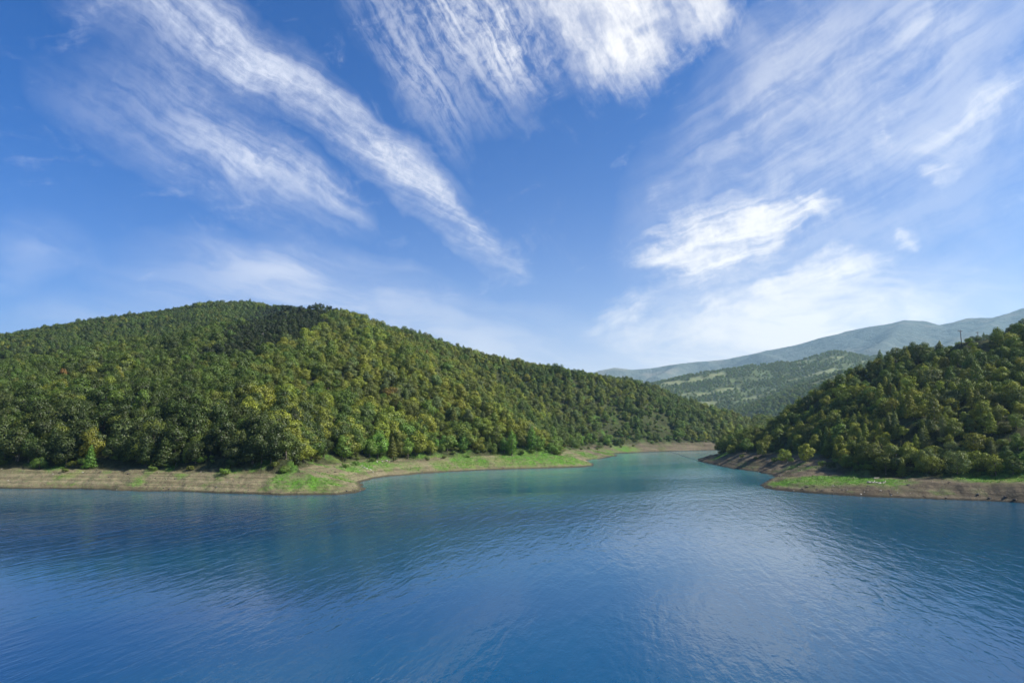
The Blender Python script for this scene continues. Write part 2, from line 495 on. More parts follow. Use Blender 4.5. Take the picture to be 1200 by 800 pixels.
# ------------------------------------------------------------------ lake
def water_mat():
    m, nt = new_mat('lake_water')
    n = N(nt)
    pos = n('ShaderNodeNewGeometry').outputs['Position']

    def wav(ang, lx, ly, detail, dist=0.0):
        mp = n('ShaderNodeMapping', {'Vector': pos, 'Rotation': (0, 0, math.radians(ang)), 'Scale': (lx, ly, 1)}, vector_type='TEXTURE')
        return n.noise(mp.outputs[0], 1.0, detail, .5, dist)
    w1 = wav(-12, 1.5, 6.0, 3, .5)
    w2 = wav(-2, .7, 1.9, 3, .3)
    w3 = wav(-25, .3, .5, 2)
    sw = wav(-20, 14, 40, 3)
    gust = n.remap(wav(-60, 60, 190, 4, .6), .35, .68, .40, 1.3)
    h = n.m('ADD', n.m('MULTIPLY', w1, .9), n.m('ADD', n.m('MULTIPLY', w2, .36), n.m('MULTIPLY', w3, .10)))
    sx_ = n('ShaderNodeSeparateXYZ', {0: pos})
    ruffle = n.m('MAXIMUM', n.remap(sx_.outputs[1], 75, 180, .40, 1.35), n.remap(sx_.outputs[0], 8, 60, .40, .95))
    h = n.m('ADD', n.m('MULTIPLY', h, n.m('MULTIPLY', gust, ruffle)), n.m('MULTIPLY', sw, .25))
    bmp = n('ShaderNodeBump', {'Strength': 1.0, 'Distance': WAVE, 'Height': h})
    tone = n.mix(n.remap(wav(-60, 90, 240, 3), .4, .62), rgb(.003, .032, .095), rgb(.003, .050, .108))
    py_ = n('ShaderNodeSeparateXYZ', {0: pos}).outputs[1]
    far_teal = n.m('MULTIPLY', n.remap(py_, 110, 400), n.remap(wav(-60, 70, 160, 3), .25, .6, .6, 1.0))  # lighter teal, stronger with distance
    tone = n.mix(far_teal, tone, rgb(.035, .215, .245))
    p = n('ShaderNodeBsdfPrincipled', {'Base Color': tone, 'Roughness': .06, 'IOR': 1.333, 'Specular IOR Level': .5, 'Normal': bmp})
    n('ShaderNodeOutputMaterial', {0: p})
    return m


WAVE = .15
me = bpy.data.meshes.new('lake')
S = 6800
me.from_pydata([(-S, -S, 0), (S, -S, 0), (S, 3400, 0), (-S, 3400, 0)], [], [(0, 1, 2, 3)])
me.materials.append(water_mat())
lake = bpy.data.objects.new('lake', me)
COL.objects.link(lake)
lake['kind'] = 'structure'
lake['label'] = 'rippled blue lake water reflecting the clouds'


# ------------------------------------------------------------------ plants
def leaf_mat(name, translucent=.22):
    m, nt = new_mat(name)
    n = N(nt)
    tint = n.attr('tint', 'INSTANCER').outputs['Color']
    lv = n.attr('leaf_var').outputs['Fac']
    c = n.mix(1.0, tint, n('ShaderNodeCombineColor', {0: n.m('ADD', n.m('MULTIPLY', lv, .75), .62), 1: n.m('ADD', n.m('MULTIPLY', lv, .7), .65), 2: n.m('ADD', n.m('MULTIPLY', lv, .4), .8)}), 'MULTIPLY')
    d = n('ShaderNodeBsdfDiffuse', {'Color': c})
    t = n('ShaderNodeBsdfTranslucent', {'Color': n.mix(1.0, c, rgb(1.25, 1.2, .6), 'MULTIPLY')})
    g = n('ShaderNodeBsdfGlossy', {'Color': rgb(.5, .5, .5), 'Roughness': .45})
    a = n('ShaderNodeMixShader', {0: translucent, 1: d, 2: t})
    b = n('ShaderNodeMixShader', {0: .035, 1: a, 2: g})
    n('ShaderNodeOutputMaterial', {0: b})
    return m


def bark_mat(name, a, b):
    m, nt = new_mat(name)
    n = N(nt)
    pos = n('ShaderNodeTexCoord').outputs['Object']
    mp = n('ShaderNodeMapping', {'Vector': pos, 'Scale': (6, 6, 1.2)})
    t = n.noise(mp.outputs[0], 1.5, 6, .7)
    c = n.mix(n.remap(t, .35, .65), a, b)
    p = n('ShaderNodeBsdfPrincipled', {'Base Color': c, 'Roughness': .9, 'Normal': n('ShaderNodeBump', {'Strength': .6, 'Distance': .05, 'Height': t})})
    n('ShaderNodeOutputMaterial', {0: p})
    return m


MAT_LEAF = leaf_mat('leaves')
MAT_BARK = bark_mat('bark', rgb(.05, .038, .028), rgb(.16, .13, .10))


def leaf_mesh(name, P, Nrm, size, rng, mat):
    """small bent leaf clumps (two triangles of different tilt each) at points P"""
    k = len(P)
    nv = Nrm + rng.normal(0, .27, (k, 3))
    nv /= np.linalg.norm(nv, axis=1)[:, None]
    ref = rng.normal(0, 1, (k, 3))
    t = np.cross(nv, ref)
    t /= np.linalg.norm(t, axis=1)[:, None]
    b = np.cross(nv, t)
    s = size * rng.uniform(.6, 1.35, k)[:, None]
    asp = rng.uniform(.45, .9, k)[:, None]
    v0 = P - t * s * .5
    v2 = P + t * s * .5
    bend = nv * s * rng.uniform(-.05, .30, k)[:, None]
    v1 = P + b * s * asp * .5 - bend + t * s * rng.uniform(-.2, .2, k)[:, None]
    v3 = P - b * s * asp * .5 - bend + t * s * rng.uniform(-.2, .2, k)[:, None]
    co = np.stack([v0, v1, v2, v3], 1).reshape(-1, 3).astype(np.float32)
    base = np.arange(k)[:, None] * 4
    tri = np.stack([base + 0, base + 1, base + 2, base + 0, base + 2, base + 3], 1).reshape(-1, 3)
    me = bpy.data.meshes.new(name)
    me.vertices.add(len(co))
    me.vertices.foreach_set('co', co.ravel())
    me.loops.add(tri.size)
    me.loops.foreach_set('vertex_index', tri.ravel().astype(np.int32))
    me.polygons.add(len(tri))
    me.polygons.foreach_set('loop_start', np.arange(0, tri.size, 3, dtype=np.int32))
    me.polygons.foreach_set('loop_total', np.full(len(tri), 3, np.int32))
    me.update(calc_edges=True)
    a = me.attributes.new('leaf_var', 'FLOAT', 'FACE')
    a.data.foreach_set('value', np.repeat(rng.random(k), 2).astype(np.float32))
    me.materials.append(mat)
    return me


def tube(verts, faces, p, q, r0, r1, seg=7):
    p, q = Vector(p), Vector(q)
    ax = (q - p).normalized()
    u = ax.orthogonal().normalized()
    w = ax.cross(u)
    b = len(verts)
    for c, r in ((p, r0), (q, r1)):
        for i in range(seg):
            a = 2 * math.pi * i / seg
            verts.append(tuple(c + u * math.cos(a) * r + w * math.sin(a) * r))
    for i in range(seg):
        j = (i + 1) % seg
        faces.append((b + i, b + j, b + seg + j, b + seg + i))
    faces.append(tuple(range(b + seg - 1, b - 1, -1)))
    faces.append(tuple(range(b + seg, b + 2 * seg)))


def mesh_from(name, v, f, mat, smooth=False):
    me = bpy.data.meshes.new(name)
    me.from_pydata(v, [], f)
    me.update()
    if smooth:
        me.polygons.foreach_set('use_smooth', np.ones(len(me.polygons), bool))
    me.materials.append(mat)
    return me


def sphere_pts(k, rng):
    d = rng.normal(0, 1, (k, 3))
    return d / np.linalg.norm(d, axis=1)[:, None]


def make_tree_meshes(form, seed):
    """crown and trunk meshes of a tree about 8 m tall (shrubs about 2.4 m)"""
    rng = np.random.default_rng(seed)
    rnd = random.Random(seed)
    lobes = []
    if form == 'round':
        Hh = 8.0
        R = rnd.uniform(2.9, 3.6)
        for i in range(rnd.randint(13, 17)):
            a = rnd.uniform(0, 2 * math.pi)
            h = rnd.uniform(.22, .86)
            rad = R * math.sqrt(max(0, 1 - ((h - .42) / .56) ** 2)) * rnd.uniform(.45, .78)
            s = rnd.uniform(.85, 1.55) * (1.15 - .4 * h)
            lobes.append(((math.cos(a) * rad, math.sin(a) * rad, h * Hh), (s * 1.12, s * 1.12, s * .85)))
        lobes.append(((0, 0, Hh * .84), (1.35, 1.35, 1.15)))
        lobes.append(((.3, -.2, Hh * .5), (2.0, 2.0, 2.0)))
        n, size = 2300, .40
    elif form == 'tall':
        Hh = 10.0
        for i in range(15):
            h = .14 + .8 * i / 14
            w = 1.55 * math.sin(math.pi * min(1, h * .86 + .12)) ** .8
            a = i * 2.4
            lobes.append(((math.cos(a) * w * .55, math.sin(a) * w * .55, h * Hh), (w * .85 + .2, w * .85 + .2, 1.05)))
        n, size = 2300, .36
    elif form == 'cone':
        Hh = 8.0
        for i in range(26):
            h = .10 + .86 * i / 25
            w = 2.1 * (1 - h) ** .8 + .18
            a = i * 2.4
            lobes.append(((math.cos(a) * w * .55, math.sin(a) * w * .55, h * Hh), (w * .62 + .12, w * .62 + .12, .5)))
        n, size = 2200, .32
    elif form == 'willow':
        Hh = 6.5
        R = 3.7
        for i in range(20):
            a = rnd.uniform(0, 2 * math.pi)
            h = rnd.uniform(.16, .82)
            rad = R * math.sqrt(max(0, 1 - ((h - .30) / .66) ** 2)) * rnd.uniform(.4, .8)
            s = rnd.uniform(.9, 1.5)
            lobes.append(((math.cos(a) * rad, math.sin(a) * rad, h * Hh), (s * 1.15, s * 1.15, s)))
        n, size = 3400, .30
    else:  # shrub
        Hh = 2.4
        for i in range(8):
            a = rnd.uniform(0, 2 * math.pi)
            h = rnd.uniform(.22, .75)
            rad = rnd.uniform(.2, 1.05)
            s = rnd.uniform(.45, .8)
            lobes.append(((math.cos(a) * rad, math.sin(a) * rad, h * Hh), (s, s, s * .85)))
        n, size = 900, .22
    area = np.array([l[1][0] * l[1][2] for l in lobes])
    cnt = np.maximum((area / area.sum() * n * 1.5).astype(int), 8)
    C = np.array([l[0] for l in lobes])
    RD = np.array([l[1] for l in lobes])
    Ps, Ns = [], []
    for i in range(len(lobes)):
        d = sphere_pts(cnt[i], rng)
        lump = 1 + .18 * np.sin(d[:, 0] * 5 + i) * np.sin(d[:, 1] * 6 + 2 * i) + rng.normal(0, .09, cnt[i])
        rad = np.where(rng.random(cnt[i]) < .8, lump, lump * rng.uniform(.5, 1.0, cnt[i]))
        P = C[i] + d * RD[i] * rad[:, None]
        keep = np.ones(len(P), bool)
        for j in range(len(lobes)):
            if j != i:
                q = (P - C[j]) / RD[j]
                keep &= (q * q).sum(1) > .55
        keep &= P[:, 2] > Hh * .05
        Ps.append(P[keep])
        rad_ = P - np.array([0, 0, Hh * .42])
        rad_ = rad_ / np.linalg.norm(rad_, axis=1)[:, None]
        nn = d + .55 * rad_
        Ns.append((nn / np.linalg.norm(nn, axis=1)[:, None])[keep])
    P, Nn = np.vstack(Ps), np.vstack(Ns)
    crown = leaf_mesh('crown', P, Nn, size, rng, MAT_LEAF)
    v, f = [], []
    r = Hh * .022
    lean = (rnd.uniform(-.3, .3), rnd.uniform(-.3, .3))
    top = (lean[0], lean[1], Hh * .62)
    mid = (lean[0] * .4, lean[1] * .4, Hh * .3)
    if form == 'shrub':
        for i in range(6):
            l = lobes[i][0]
            tube(v, f, (l[0] * .12, l[1] * .12, -.25), l, .05, .015, 5)
    else:
        tube(v, f, (0, 0, -.6), (0, 0, .25), r * 1.7, r * 1.15)
        tube(v, f, (0, 0, .2), mid, r * 1.15, r * .9)
        tube(v, f, mid, top, r * .9, r * .45)
        for i in range(0, len(lobes), 2):
            l = lobes[i][0]
            s = min(.95, max(.3, l[2] / Hh * .75))
            if s < .5:
                st = (mid[0], mid[1], Hh * .28)
            else:
                st = (top[0] * .8, top[1] * .8, Hh * .52)
            tube(v, f, st, l, r * .42, r * .14, 5)
    trunk = mesh_from('trunk', v, f, MAT_BARK, True)
    return crown, trunk, Hh


FORMS = ['round'] * 7 + ['tall', 'cone', 'cone', 'willow', 'willow', 'shrub', 'shrub']
PROTO = [make_tree_meshes(fm, 100 + i) for i, fm in enumerate(FORMS)]
ROUND, TALL, CONE, WILLOW, SHRUB = range(0, 7), [7], [8, 9], [10, 11], [12, 13]

# leaf colours: name, colour; the blackest carries the crag's shade
TINTS = {
    'dark green': (.044, .064, .013), 'shaded green': (.022, .033, .010), 'deep green': (.068, .102, .017), 'olive green': (.106, .128, .019), 'mid green': (.096, .145, .021),
    'yellow green': (.172, .196, .024), 'grey green': (.110, .142, .040), 'fresh green': (.105, .185, .026), 'bright green': (.12, .25, .026), 'rusty orange': (.20, .120, .030),
}


def tint_of(name, rng):
    c = np.array(TINTS[name]) * rng.uniform(.82, 1.2)
    return tuple(float(x) for x in c * rng.uniform(.93, 1.07, 3)) + (1.0,)


# ------------------------------------------------------------------ where trees stand
def scatter(cell, az0, az1, r0, r1, seed):
    """jittered points over a sector"""
    rng = np.random.default_rng(seed)
    a0, a1 = math.radians(az0), math.radians(az1)
    x0, x1 = r1 * math.sin(a0), r1 * math.sin(a1)
    xs = np.arange(x0, x1, cell)
    ys = np.arange(r0 * .7, r1, cell)
    X, Y = np.meshgrid(xs, ys)
    X = X + rng.uniform(-.48, .48, X.shape) * cell
    Y = Y + rng.uniform(-.48, .48, Y.shape) * cell
    X, Y = X.ravel(), Y.ravel()
    R = np.hypot(X, Y)
    A = np.degrees(np.arctan2(X, Y))
    m = (R > r0) & (R < r1) & (A > az0) & (A < az1)
    return X[m], Y[m]


def keep_trees(X, Y, top, margin):
    Z = gsample(GZ, X, Y)
    R = np.hypot(X, Y)
    hor = gsample(GHOR, X, Y)
    vis = (Z + top - CAM_H) / R > hor - margin / R
    sd, W, Fl = gsample(GSD, X, Y), gsample(GW, X, Y), gsample(GF, X, Y)
    n = fbm(X / 7, Y / 7, 2, 5)
    ok = sd > W + Fl + 1.2 + 2.2 * n
    rock = gsample(GRK, X, Y)
    fld = gsample(GFIELD, X, Y)
    cutv = gsample(GCUT, X, Y)
    ok &= (rock < .45) & (fld < .55) & (cutv < .3) & (gsample(GSL, X, Y) < 1.6)
    return vis & ok, Z


tx, ty = scatter(4.0, -43, 43, 150, 470, 1)
tx2, ty2 = scatter(4.7, -43, 43, 470, 1420, 2)
TX, TY = np.concatenate([tx, tx2]), np.concatenate([ty, ty2])
ok, TZ = keep_trees(TX, TY, 8, 9)
TX, TY, TZ = TX[ok], TY[ok], TZ[ok]
TR = np.hypot(TX, TY)
TSD = gsample(GSD, TX, TY) - gsample(GW, TX, TY) - gsample(GF, TX, TY)
PX, PY = to_px(TX, TY, TZ)
rng = np.random.default_rng(5)
nT = len(TX)
# clearing along the crest road on the right hand hill, grassy clearing at the head of the cove
clear = (PX > 1112) & (PX < 1166) & (TR > 325) & (TR < 362)
clear |= (PX > 1128) & (PX < 1225) & (PY > 540) & (TR < 230) & (rng.random(nT) < .8)
cl2 = (np.abs(PX - 745) < 48) & (PY > 488) & (PY < 520) & (fbm(TX / 30, TY / 30, 2, 15) > -.15) & (TR > 520)
clear |= cl2 & (rng.random(nT) < .85)
dens = fbm(TX / 40, TY / 40, 3, 14)
clear |= (rng.random(nT) < np.clip((.08 + .55 * (dens - .15)), .03, .45))
TX, TY, TZ, TR, TSD, PX, PY = [a[~clear] for a in (TX, TY, TZ, TR, TSD, PX, PY)]
nT = len(TX)
big = fbm(TX / 60, TY / 60, 2, 33)
SC = (.80 + .16 * big + rng.normal(0, .19, nT))
SC = np.where(rng.random(nT) < .05, SC * 1.35, SC)
leftw = sstep(60, 10, TSD) * (PX < 560) * (TR < 330)
SC = SC * (1 + .38 * leftw)
SC = np.where(PX > 830, SC * np.where(TR < 420, .86, 1.0), SC)
SC = np.clip(SC, .42, 1.5)
SC = np.where(TR > 500, SC * .92, SC)
VAR = rng.integers(0, 7, nT)
u = rng.random(nT)
VAR = np.where(u < .07, 8 + rng.integers(0, 2, nT), VAR)
VAR = np.where((u > .07) & (u < .15), 10 + rng.integers(0, 2, nT), VAR)
VAR = np.where((u > .15) & (u < .19), 7, VAR)
young = (PX > 960) & (PX < 1090) & (PY > 440) & (PY < 535) & (TR < 330)
VAR = np.where(young & (rng.random(nT) < .5), 8 + rng.integers(0, 2, nT), VAR)
# colours
hue = 1.15 * fbm(TX / 55, TY / 55, 3, 44) + rng.normal(0, .25, nT)
TN = np.full(nT, 'olive green', dtype=object)
TN[hue < -.12] = 'mid green'
TN[hue < -.42] = 'deep green'
TN[hue > .38] = 'grey green'
TN[hue > .62] = 'yellow green'
TN[(rng.random(nT) < .006) & (PX < 560)] = 'rusty orange'
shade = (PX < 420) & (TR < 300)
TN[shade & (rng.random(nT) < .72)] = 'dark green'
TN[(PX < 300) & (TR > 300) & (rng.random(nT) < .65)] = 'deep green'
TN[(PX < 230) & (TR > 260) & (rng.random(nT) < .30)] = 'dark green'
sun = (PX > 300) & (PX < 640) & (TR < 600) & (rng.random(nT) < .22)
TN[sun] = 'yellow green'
TN[young & (rng.random(nT) < .38)] = 'yellow green'
TN[(PX > 880) & (TR < 420) & (rng.random(nT) < .32)] = 'yellow green'
TN[(PX > 900) & (TR < 420) & (PY < 455) & (rng.random(nT) < .30)] = 'deep green'


def in_poly(X, Y, poly):
    r = np.zeros(X.shape, bool)
    for (xa, ya), (xb, yb) in zip(poly, poly[1:] + poly[:1]):
        if ya != yb:
            r ^= ((ya > Y) != (yb > Y)) & (X < (xb - xa) * (Y - ya) / (yb - ya) + xa)
    return r


flank = in_poly(PX + rng.normal(0, 6, nT) + 9 * fbm(TX / 25, TY / 25, 2, 66), PY + rng.normal(0, 3, nT), [(322, 356), (400, 360), (392, 372), (365, 398), (328, 414), (284, 432), (235, 446), (205, 452), (212, 430), (250, 412), (285, 378)]) & (TR > 400)  # trees whose tints carry the shade of the crag's flank
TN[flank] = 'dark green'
TN[flank & (rng.random(nT) < .72)] = 'shaded green'
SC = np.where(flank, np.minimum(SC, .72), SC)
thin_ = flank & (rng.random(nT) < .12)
TX, TY, TZ, TR, TSD, PX, PY, SC, VAR, TN = [a[~thin_] for a in (TX, TY, TZ, TR, TSD, PX, PY, SC, VAR, TN)]
nT = len(TX)
edge = (TSD < 7) & (PX > 420) & (PX < 760) & (rng.random(nT) < .32)
TN[edge] = 'fresh green'

front = (PX > 1104) & (PX < 1168) & (TR > 240) & (TR < 375)
_, topy = to_px(TX, TY, TZ + np.where((VAR == 7), 10.0, 8.0) * SC)
lim = np.where(PX < 1150, 405, 403)
tall_ = front & (topy < lim)
SC = np.where(tall_, SC * .45, SC)
_, topy = to_px(TX, TY, TZ + np.where((VAR == 7), 10.0, 8.0) * SC)
drop = front & (topy < lim - 1)
TX, TY, TZ, TR, TSD, PX, PY, SC, VAR, TN = [a[~drop] for a in (TX, TY, TZ, TR, TSD, PX, PY, SC, VAR, TN)]
nT = len(TX)
# the trees that show largest become things of their own
vis = (TZ + 6 * SC - CAM_H) / TR > gsample(GHOR, TX, TY) + .001
infr = (PX > 6) & (PX < 1194)
size = np.where(vis & infr, SC * np.where(VAR >= 8, 7.5, 8) / TR, 0)
order = np.argsort(-size)
N_IND = 276
ind = order[:N_IND]


def ordinal(k):
    ones = ['', 'first', 'second', 'third', 'fourth', 'fifth', 'sixth', 'seventh', 'eighth', 'ninth', 'tenth', 'eleventh', 'twelfth', 'thirteenth', 'fourteenth',
            'fifteenth', 'sixteenth', 'seventeenth', 'eighteenth', 'nineteenth']
    if k < 20:
        return ones[k]
    tens = {2: 'twent', 3: 'thirt', 4: 'fort', 5: 'fift', 6: 'sixt', 7: 'sevent', 8: 'eight', 9: 'ninet'}[k // 10]
    return tens + 'ieth' if k % 10 == 0 else tens + 'y-' + ones[k % 10]


def make_plant(var, x, y, z, scale, rot, tint, name, label, cat, group):
    crown, trunk, _ = PROTO[var]
    root = bpy.data.objects.new(name, None)
    root.empty_display_size = .5
    COL.objects.link(root)
    root.location = (x, y, z)
    root.rotation_euler = (0, 0, rot)
    root.scale = (scale[0], scale[1], scale[2])
    root['label'], root['category'], root['group'] = label, cat, group
    c = bpy.data.objects.new('crown', crown)
    t = bpy.data.objects.new('stems' if cat == 'shrub' else 'trunk', trunk)
    for o in (c, t):
        COL.objects.link(o)
        o.parent = root
    c['tint'] = tint
    return root, c, t


FORM_WORD = {'round': 'round-crowned', 'tall': 'slender upright', 'cone': 'pointed', 'willow': 'bushy wide'}
FORM_NAME = {'round': 'broadleaf_tree', 'tall': 'slender_tree', 'cone': 'conical_tree', 'willow': 'willow_tree'}
zone_front, zone_rest = {}, {}
for i in ind:
    if PX[i] < 432:
        zk = 'left'
    elif PX[i] < 830:
        zk = 'cove'
    else:
        zk = 'right'
    (zone_front if TSD[i] < 4.5 else zone_rest).setdefault(zk, []).append(i)
ZF = {'left': ('tree from the grassy point along the bare left bank', lambda i: -PX[i], 'trees at the top of the bare left bank'),
      'cove': ('tree from the grassy point along the middle shore', lambda i: PX[i], 'trees along the middle shore'),
      'right': ('tree from the rocky tip along the right shore', lambda i: PX[i], 'trees at the foot of the right hill')}
ZR = {'left': 'packed in the wood behind the left bank', 'cove': 'in the wood above the middle shore', 'right': 'on the wooded slope of the right hill'}
SRC = {}
inst_rot = rng.uniform(0, 2 * np.pi, nT)
inst_asp = rng.uniform(.78, 1.22, nT)


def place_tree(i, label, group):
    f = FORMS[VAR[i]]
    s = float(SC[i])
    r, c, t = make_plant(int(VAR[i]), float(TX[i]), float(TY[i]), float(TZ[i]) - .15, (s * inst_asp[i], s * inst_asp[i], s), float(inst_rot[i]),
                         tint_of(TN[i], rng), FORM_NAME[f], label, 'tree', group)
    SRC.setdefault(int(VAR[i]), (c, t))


for zk, lst in zone_front.items():
    txt, key, grp = ZF[zk]
    for k, i in enumerate(sorted(lst, key=key), 1):
        place_tree(i, f'{TN[i]} {FORM_WORD[FORMS[VAR[i]]]} tree, {ordinal(k)} {txt}', grp)
for zk, lst in zone_rest.items():
    for i in lst:
        sz = 'tall' if SC[i] > .95 else ('small' if SC[i] < .72 else 'medium')
        lab = f'{sz} {TN[i]} {FORM_WORD[FORMS[VAR[i]]]} tree {ZR[zk]}'
        place_tree(i, lab, f'{sz} {TN[i]} {FORM_WORD[FORMS[VAR[i]]]} trees {ZR[zk]}')

# trees with a look and a place of their own: px, py of the foot, form, scale, colour, label
SPECIAL = [
    (600, 533, 7, 1.12, 'bright green', 'bright green upright tree standing alone on the grassy peninsula'),
    (46, 549, 10, .62, 'fresh green', 'small fresh green tree at the bank edge, farther from the grassy point of two'),
    (105, 549, 8, .95, 'fresh green', 'fresh green pointed tree at the bank edge, nearer the grassy point of two'),
    (703, 525, 11, .72, 'grey green', 'pale grey green rounded tree at the foot of the second spit'),
    (1051, 549, 10, 1.12, 'grey green', 'large grey green willow on the right shore above the brown bank'),
    (1122, 555, 11, 1.02, 'grey green', 'wide round willow on the right shore beside the grass strip'),
    (1085, 546, 10, .85, 'grey green', 'grey green willow between the two big willows on the right shore'),
    (1032, 547, 10, .62, 'yellow green', 'low yellow green tree at the foot of the largest willow'),
    (1163, 536, 8, .62, 'grey green', 'small pointed tree alone on the clearing above the grass strip'),
    (857, 531, 10, .70, 'yellow green', 'small light green tree nearest the rocky tip of the right shore'),
    (893, 535, 3, .85, 'olive green', 'rounded olive tree at the top of the dark bank near the inlet'),
    (875, 531, 1, .95, 'mid green', 'mid green round tree on the dark bank behind the rocky tip'),
    (920, 540, 10, .80, 'yellow green', 'yellow green bushy tree above the small inlet of the right shore'),
    (945, 541, 4, .90, 'yellow green', 'rounded yellow green tree on the bank to the right of the inlet'),
]
for px, py, var, s, tn, lab in SPECIAL:
    q = hit(px, py)
    f = FORMS[var]
    r, c, t = make_plant(var, q[0], q[1], q[2] - .1, (s, s, s), random.uniform(0, 6.28), tint_of(tn, rng), FORM_NAME[f], lab, 'tree', 'trees standing out at the edge of the shore')
    SRC.setdefault(var, (c, t))

# shrubs along the banks
SHRUBS = [(75, 553), (178, 552), (224, 551), (262, 556), (330, 555), (404, 548), (418, 545), (436, 541), (462, 540), (500, 539), (520, 537), (548, 536), (612, 532), (622, 531),
          (640, 530), (655, 528), (668, 527), (681, 527), (690, 526), (700, 527), (716, 524), (728, 524), (742, 523), (908, 541), (928, 541), (964, 546), (975, 548), (990, 548), (1004, 551),
          (1012, 550), (1074, 552), (1096, 556), (1138, 553), (1148, 551), (1172, 549), (1185, 550), (1195, 549), (1155, 553), (870, 536), (885, 538)]
prev = None
for k, (px, py) in enumerate(sorted(SHRUBS)):
    q = hit(px, py)
    s = random.uniform(.55, 1.05)
    tn = random.choice(['mid green', 'olive green', 'fresh green', 'deep green'])
    if px < 420:
        w, g, kk = 'shrub from the edge of the bare left bank', 'shrubs on the left bank', sum(1 for p in SHRUBS if p[0] <= px)
        lab = f'low {tn} shrub on the bare left bank, {ordinal(kk)} going towards the grassy point'
    elif px < 800:
        g, kk = 'shrubs along the middle shore', sum(1 for p in SHRUBS if 420 <= p[0] <= px)
        lab = f'low {tn} shrub on the middle shore, {ordinal(kk)} from the grassy point'
    else:
        g, kk = 'shrubs along the right shore', sum(1 for p in SHRUBS if 800 <= p[0] <= px)
        lab = f'low {tn} shrub on the right shore, {ordinal(kk)} from the rocky tip'
    var = SHRUB[k % 2]
    r, c, t = make_plant(var, q[0], q[1], q[2] - .05, (s * 1.2, s * 1.2, s), random.uniform(0, 6.28), tint_of(tn, rng), 'shrub', lab, 'shrub', g)
    SRC.setdefault(var, (c, t))


# ------------------------------------------------------------------ the rest of the wood: one object of instances
def instancer(name, pts, var, scl, asp, rot, tint, sources, label):
    me = bpy.data.meshes.new(name)
    me.vertices.add(len(pts))
    me.vertices.foreach_set('co', np.asarray(pts, np.float32).ravel())
    for k, typ, val, fld in (('form', 'INT', var, 'value'), ('size', 'FLOAT_VECTOR', np.stack([scl * asp, scl * asp, scl], -1), 'vector'),
                             ('turn', 'FLOAT', rot, 'value'), ('tint', 'FLOAT_COLOR', tint, 'color')):
        a = me.attributes.new(k, typ, 'POINT')
        a.data.foreach_set(fld, np.ascontiguousarray(val, dtype=np.int32 if typ == 'INT' else np.float32).ravel())
    o = bpy.data.objects.new(name, me)
    COL.objects.link(o)
    o['kind'] = 'stuff'
    o['label'] = label
    ng = bpy.data.node_groups.new(name, 'GeometryNodeTree')
    ng.interface.new_socket('Geometry', in_out='INPUT', socket_type='NodeSocketGeometry')
    ng.interface.new_socket('Geometry', in_out='OUTPUT', socket_type='NodeSocketGeometry')
    n = N(ng)
    gi, go = n('NodeGroupInput'), n('NodeGroupOutput')
    named = lambda k, t: n('GeometryNodeInputNamedAttribute', {'Name': k}, data_type=t).outputs[0]
    form, sizev, turn = named('form', 'INT'), named('size', 'FLOAT_VECTOR'), named('turn', 'FLOAT')
    eul = n('ShaderNodeCombineXYZ', {2: turn}).outputs[0]
    rotv = n('FunctionNodeEulerToRotation', {0: eul}).outputs[0]
    join = n('GeometryNodeJoinGeometry')
    for k, objs in sources.items():
        sub = n('GeometryNodeJoinGeometry')
        for s in objs:
            oi = n('GeometryNodeObjectInfo', {'Object': s}, transform_space='ORIGINAL')
            ng.links.new(oi.outputs['Geometry'], sub.inputs[0])
        cmp = n('FunctionNodeCompare', data_type='INT', operation='EQUAL')
        for s in cmp.inputs:
            if s.type == 'INT' and s.name == 'A':
                ng.links.new(form, s)
            if s.type == 'INT' and s.name == 'B':
                s.default_value = k
        ip = n('GeometryNodeInstanceOnPoints')
        ng.links.new(gi.outputs[0], ip.inputs['Points'])
        ng.links.new(cmp.outputs[0], ip.inputs['Selection'])
        ng.links.new(sub.outputs[0], ip.inputs['Instance'])
        ng.links.new(rotv, ip.inputs['Rotation'])
        ng.links.new(sizev, ip.inputs['Scale'])
        ng.links.new(ip.outputs[0], join.inputs[0])
    ng.links.new(join.outputs[0], go.inputs[0])
    md = o.modifiers.new('scatter', 'NODES')
    md.node_group = ng
    return o


def tint_array(names, rng):
    base = np.array([TINTS[t] for t in names]) * rng.uniform(.80, 1.22, (len(names), 1)) * rng.uniform(.92, 1.08, (len(names), 3))
    return np.concatenate([base, np.ones((len(names), 1))], 1)


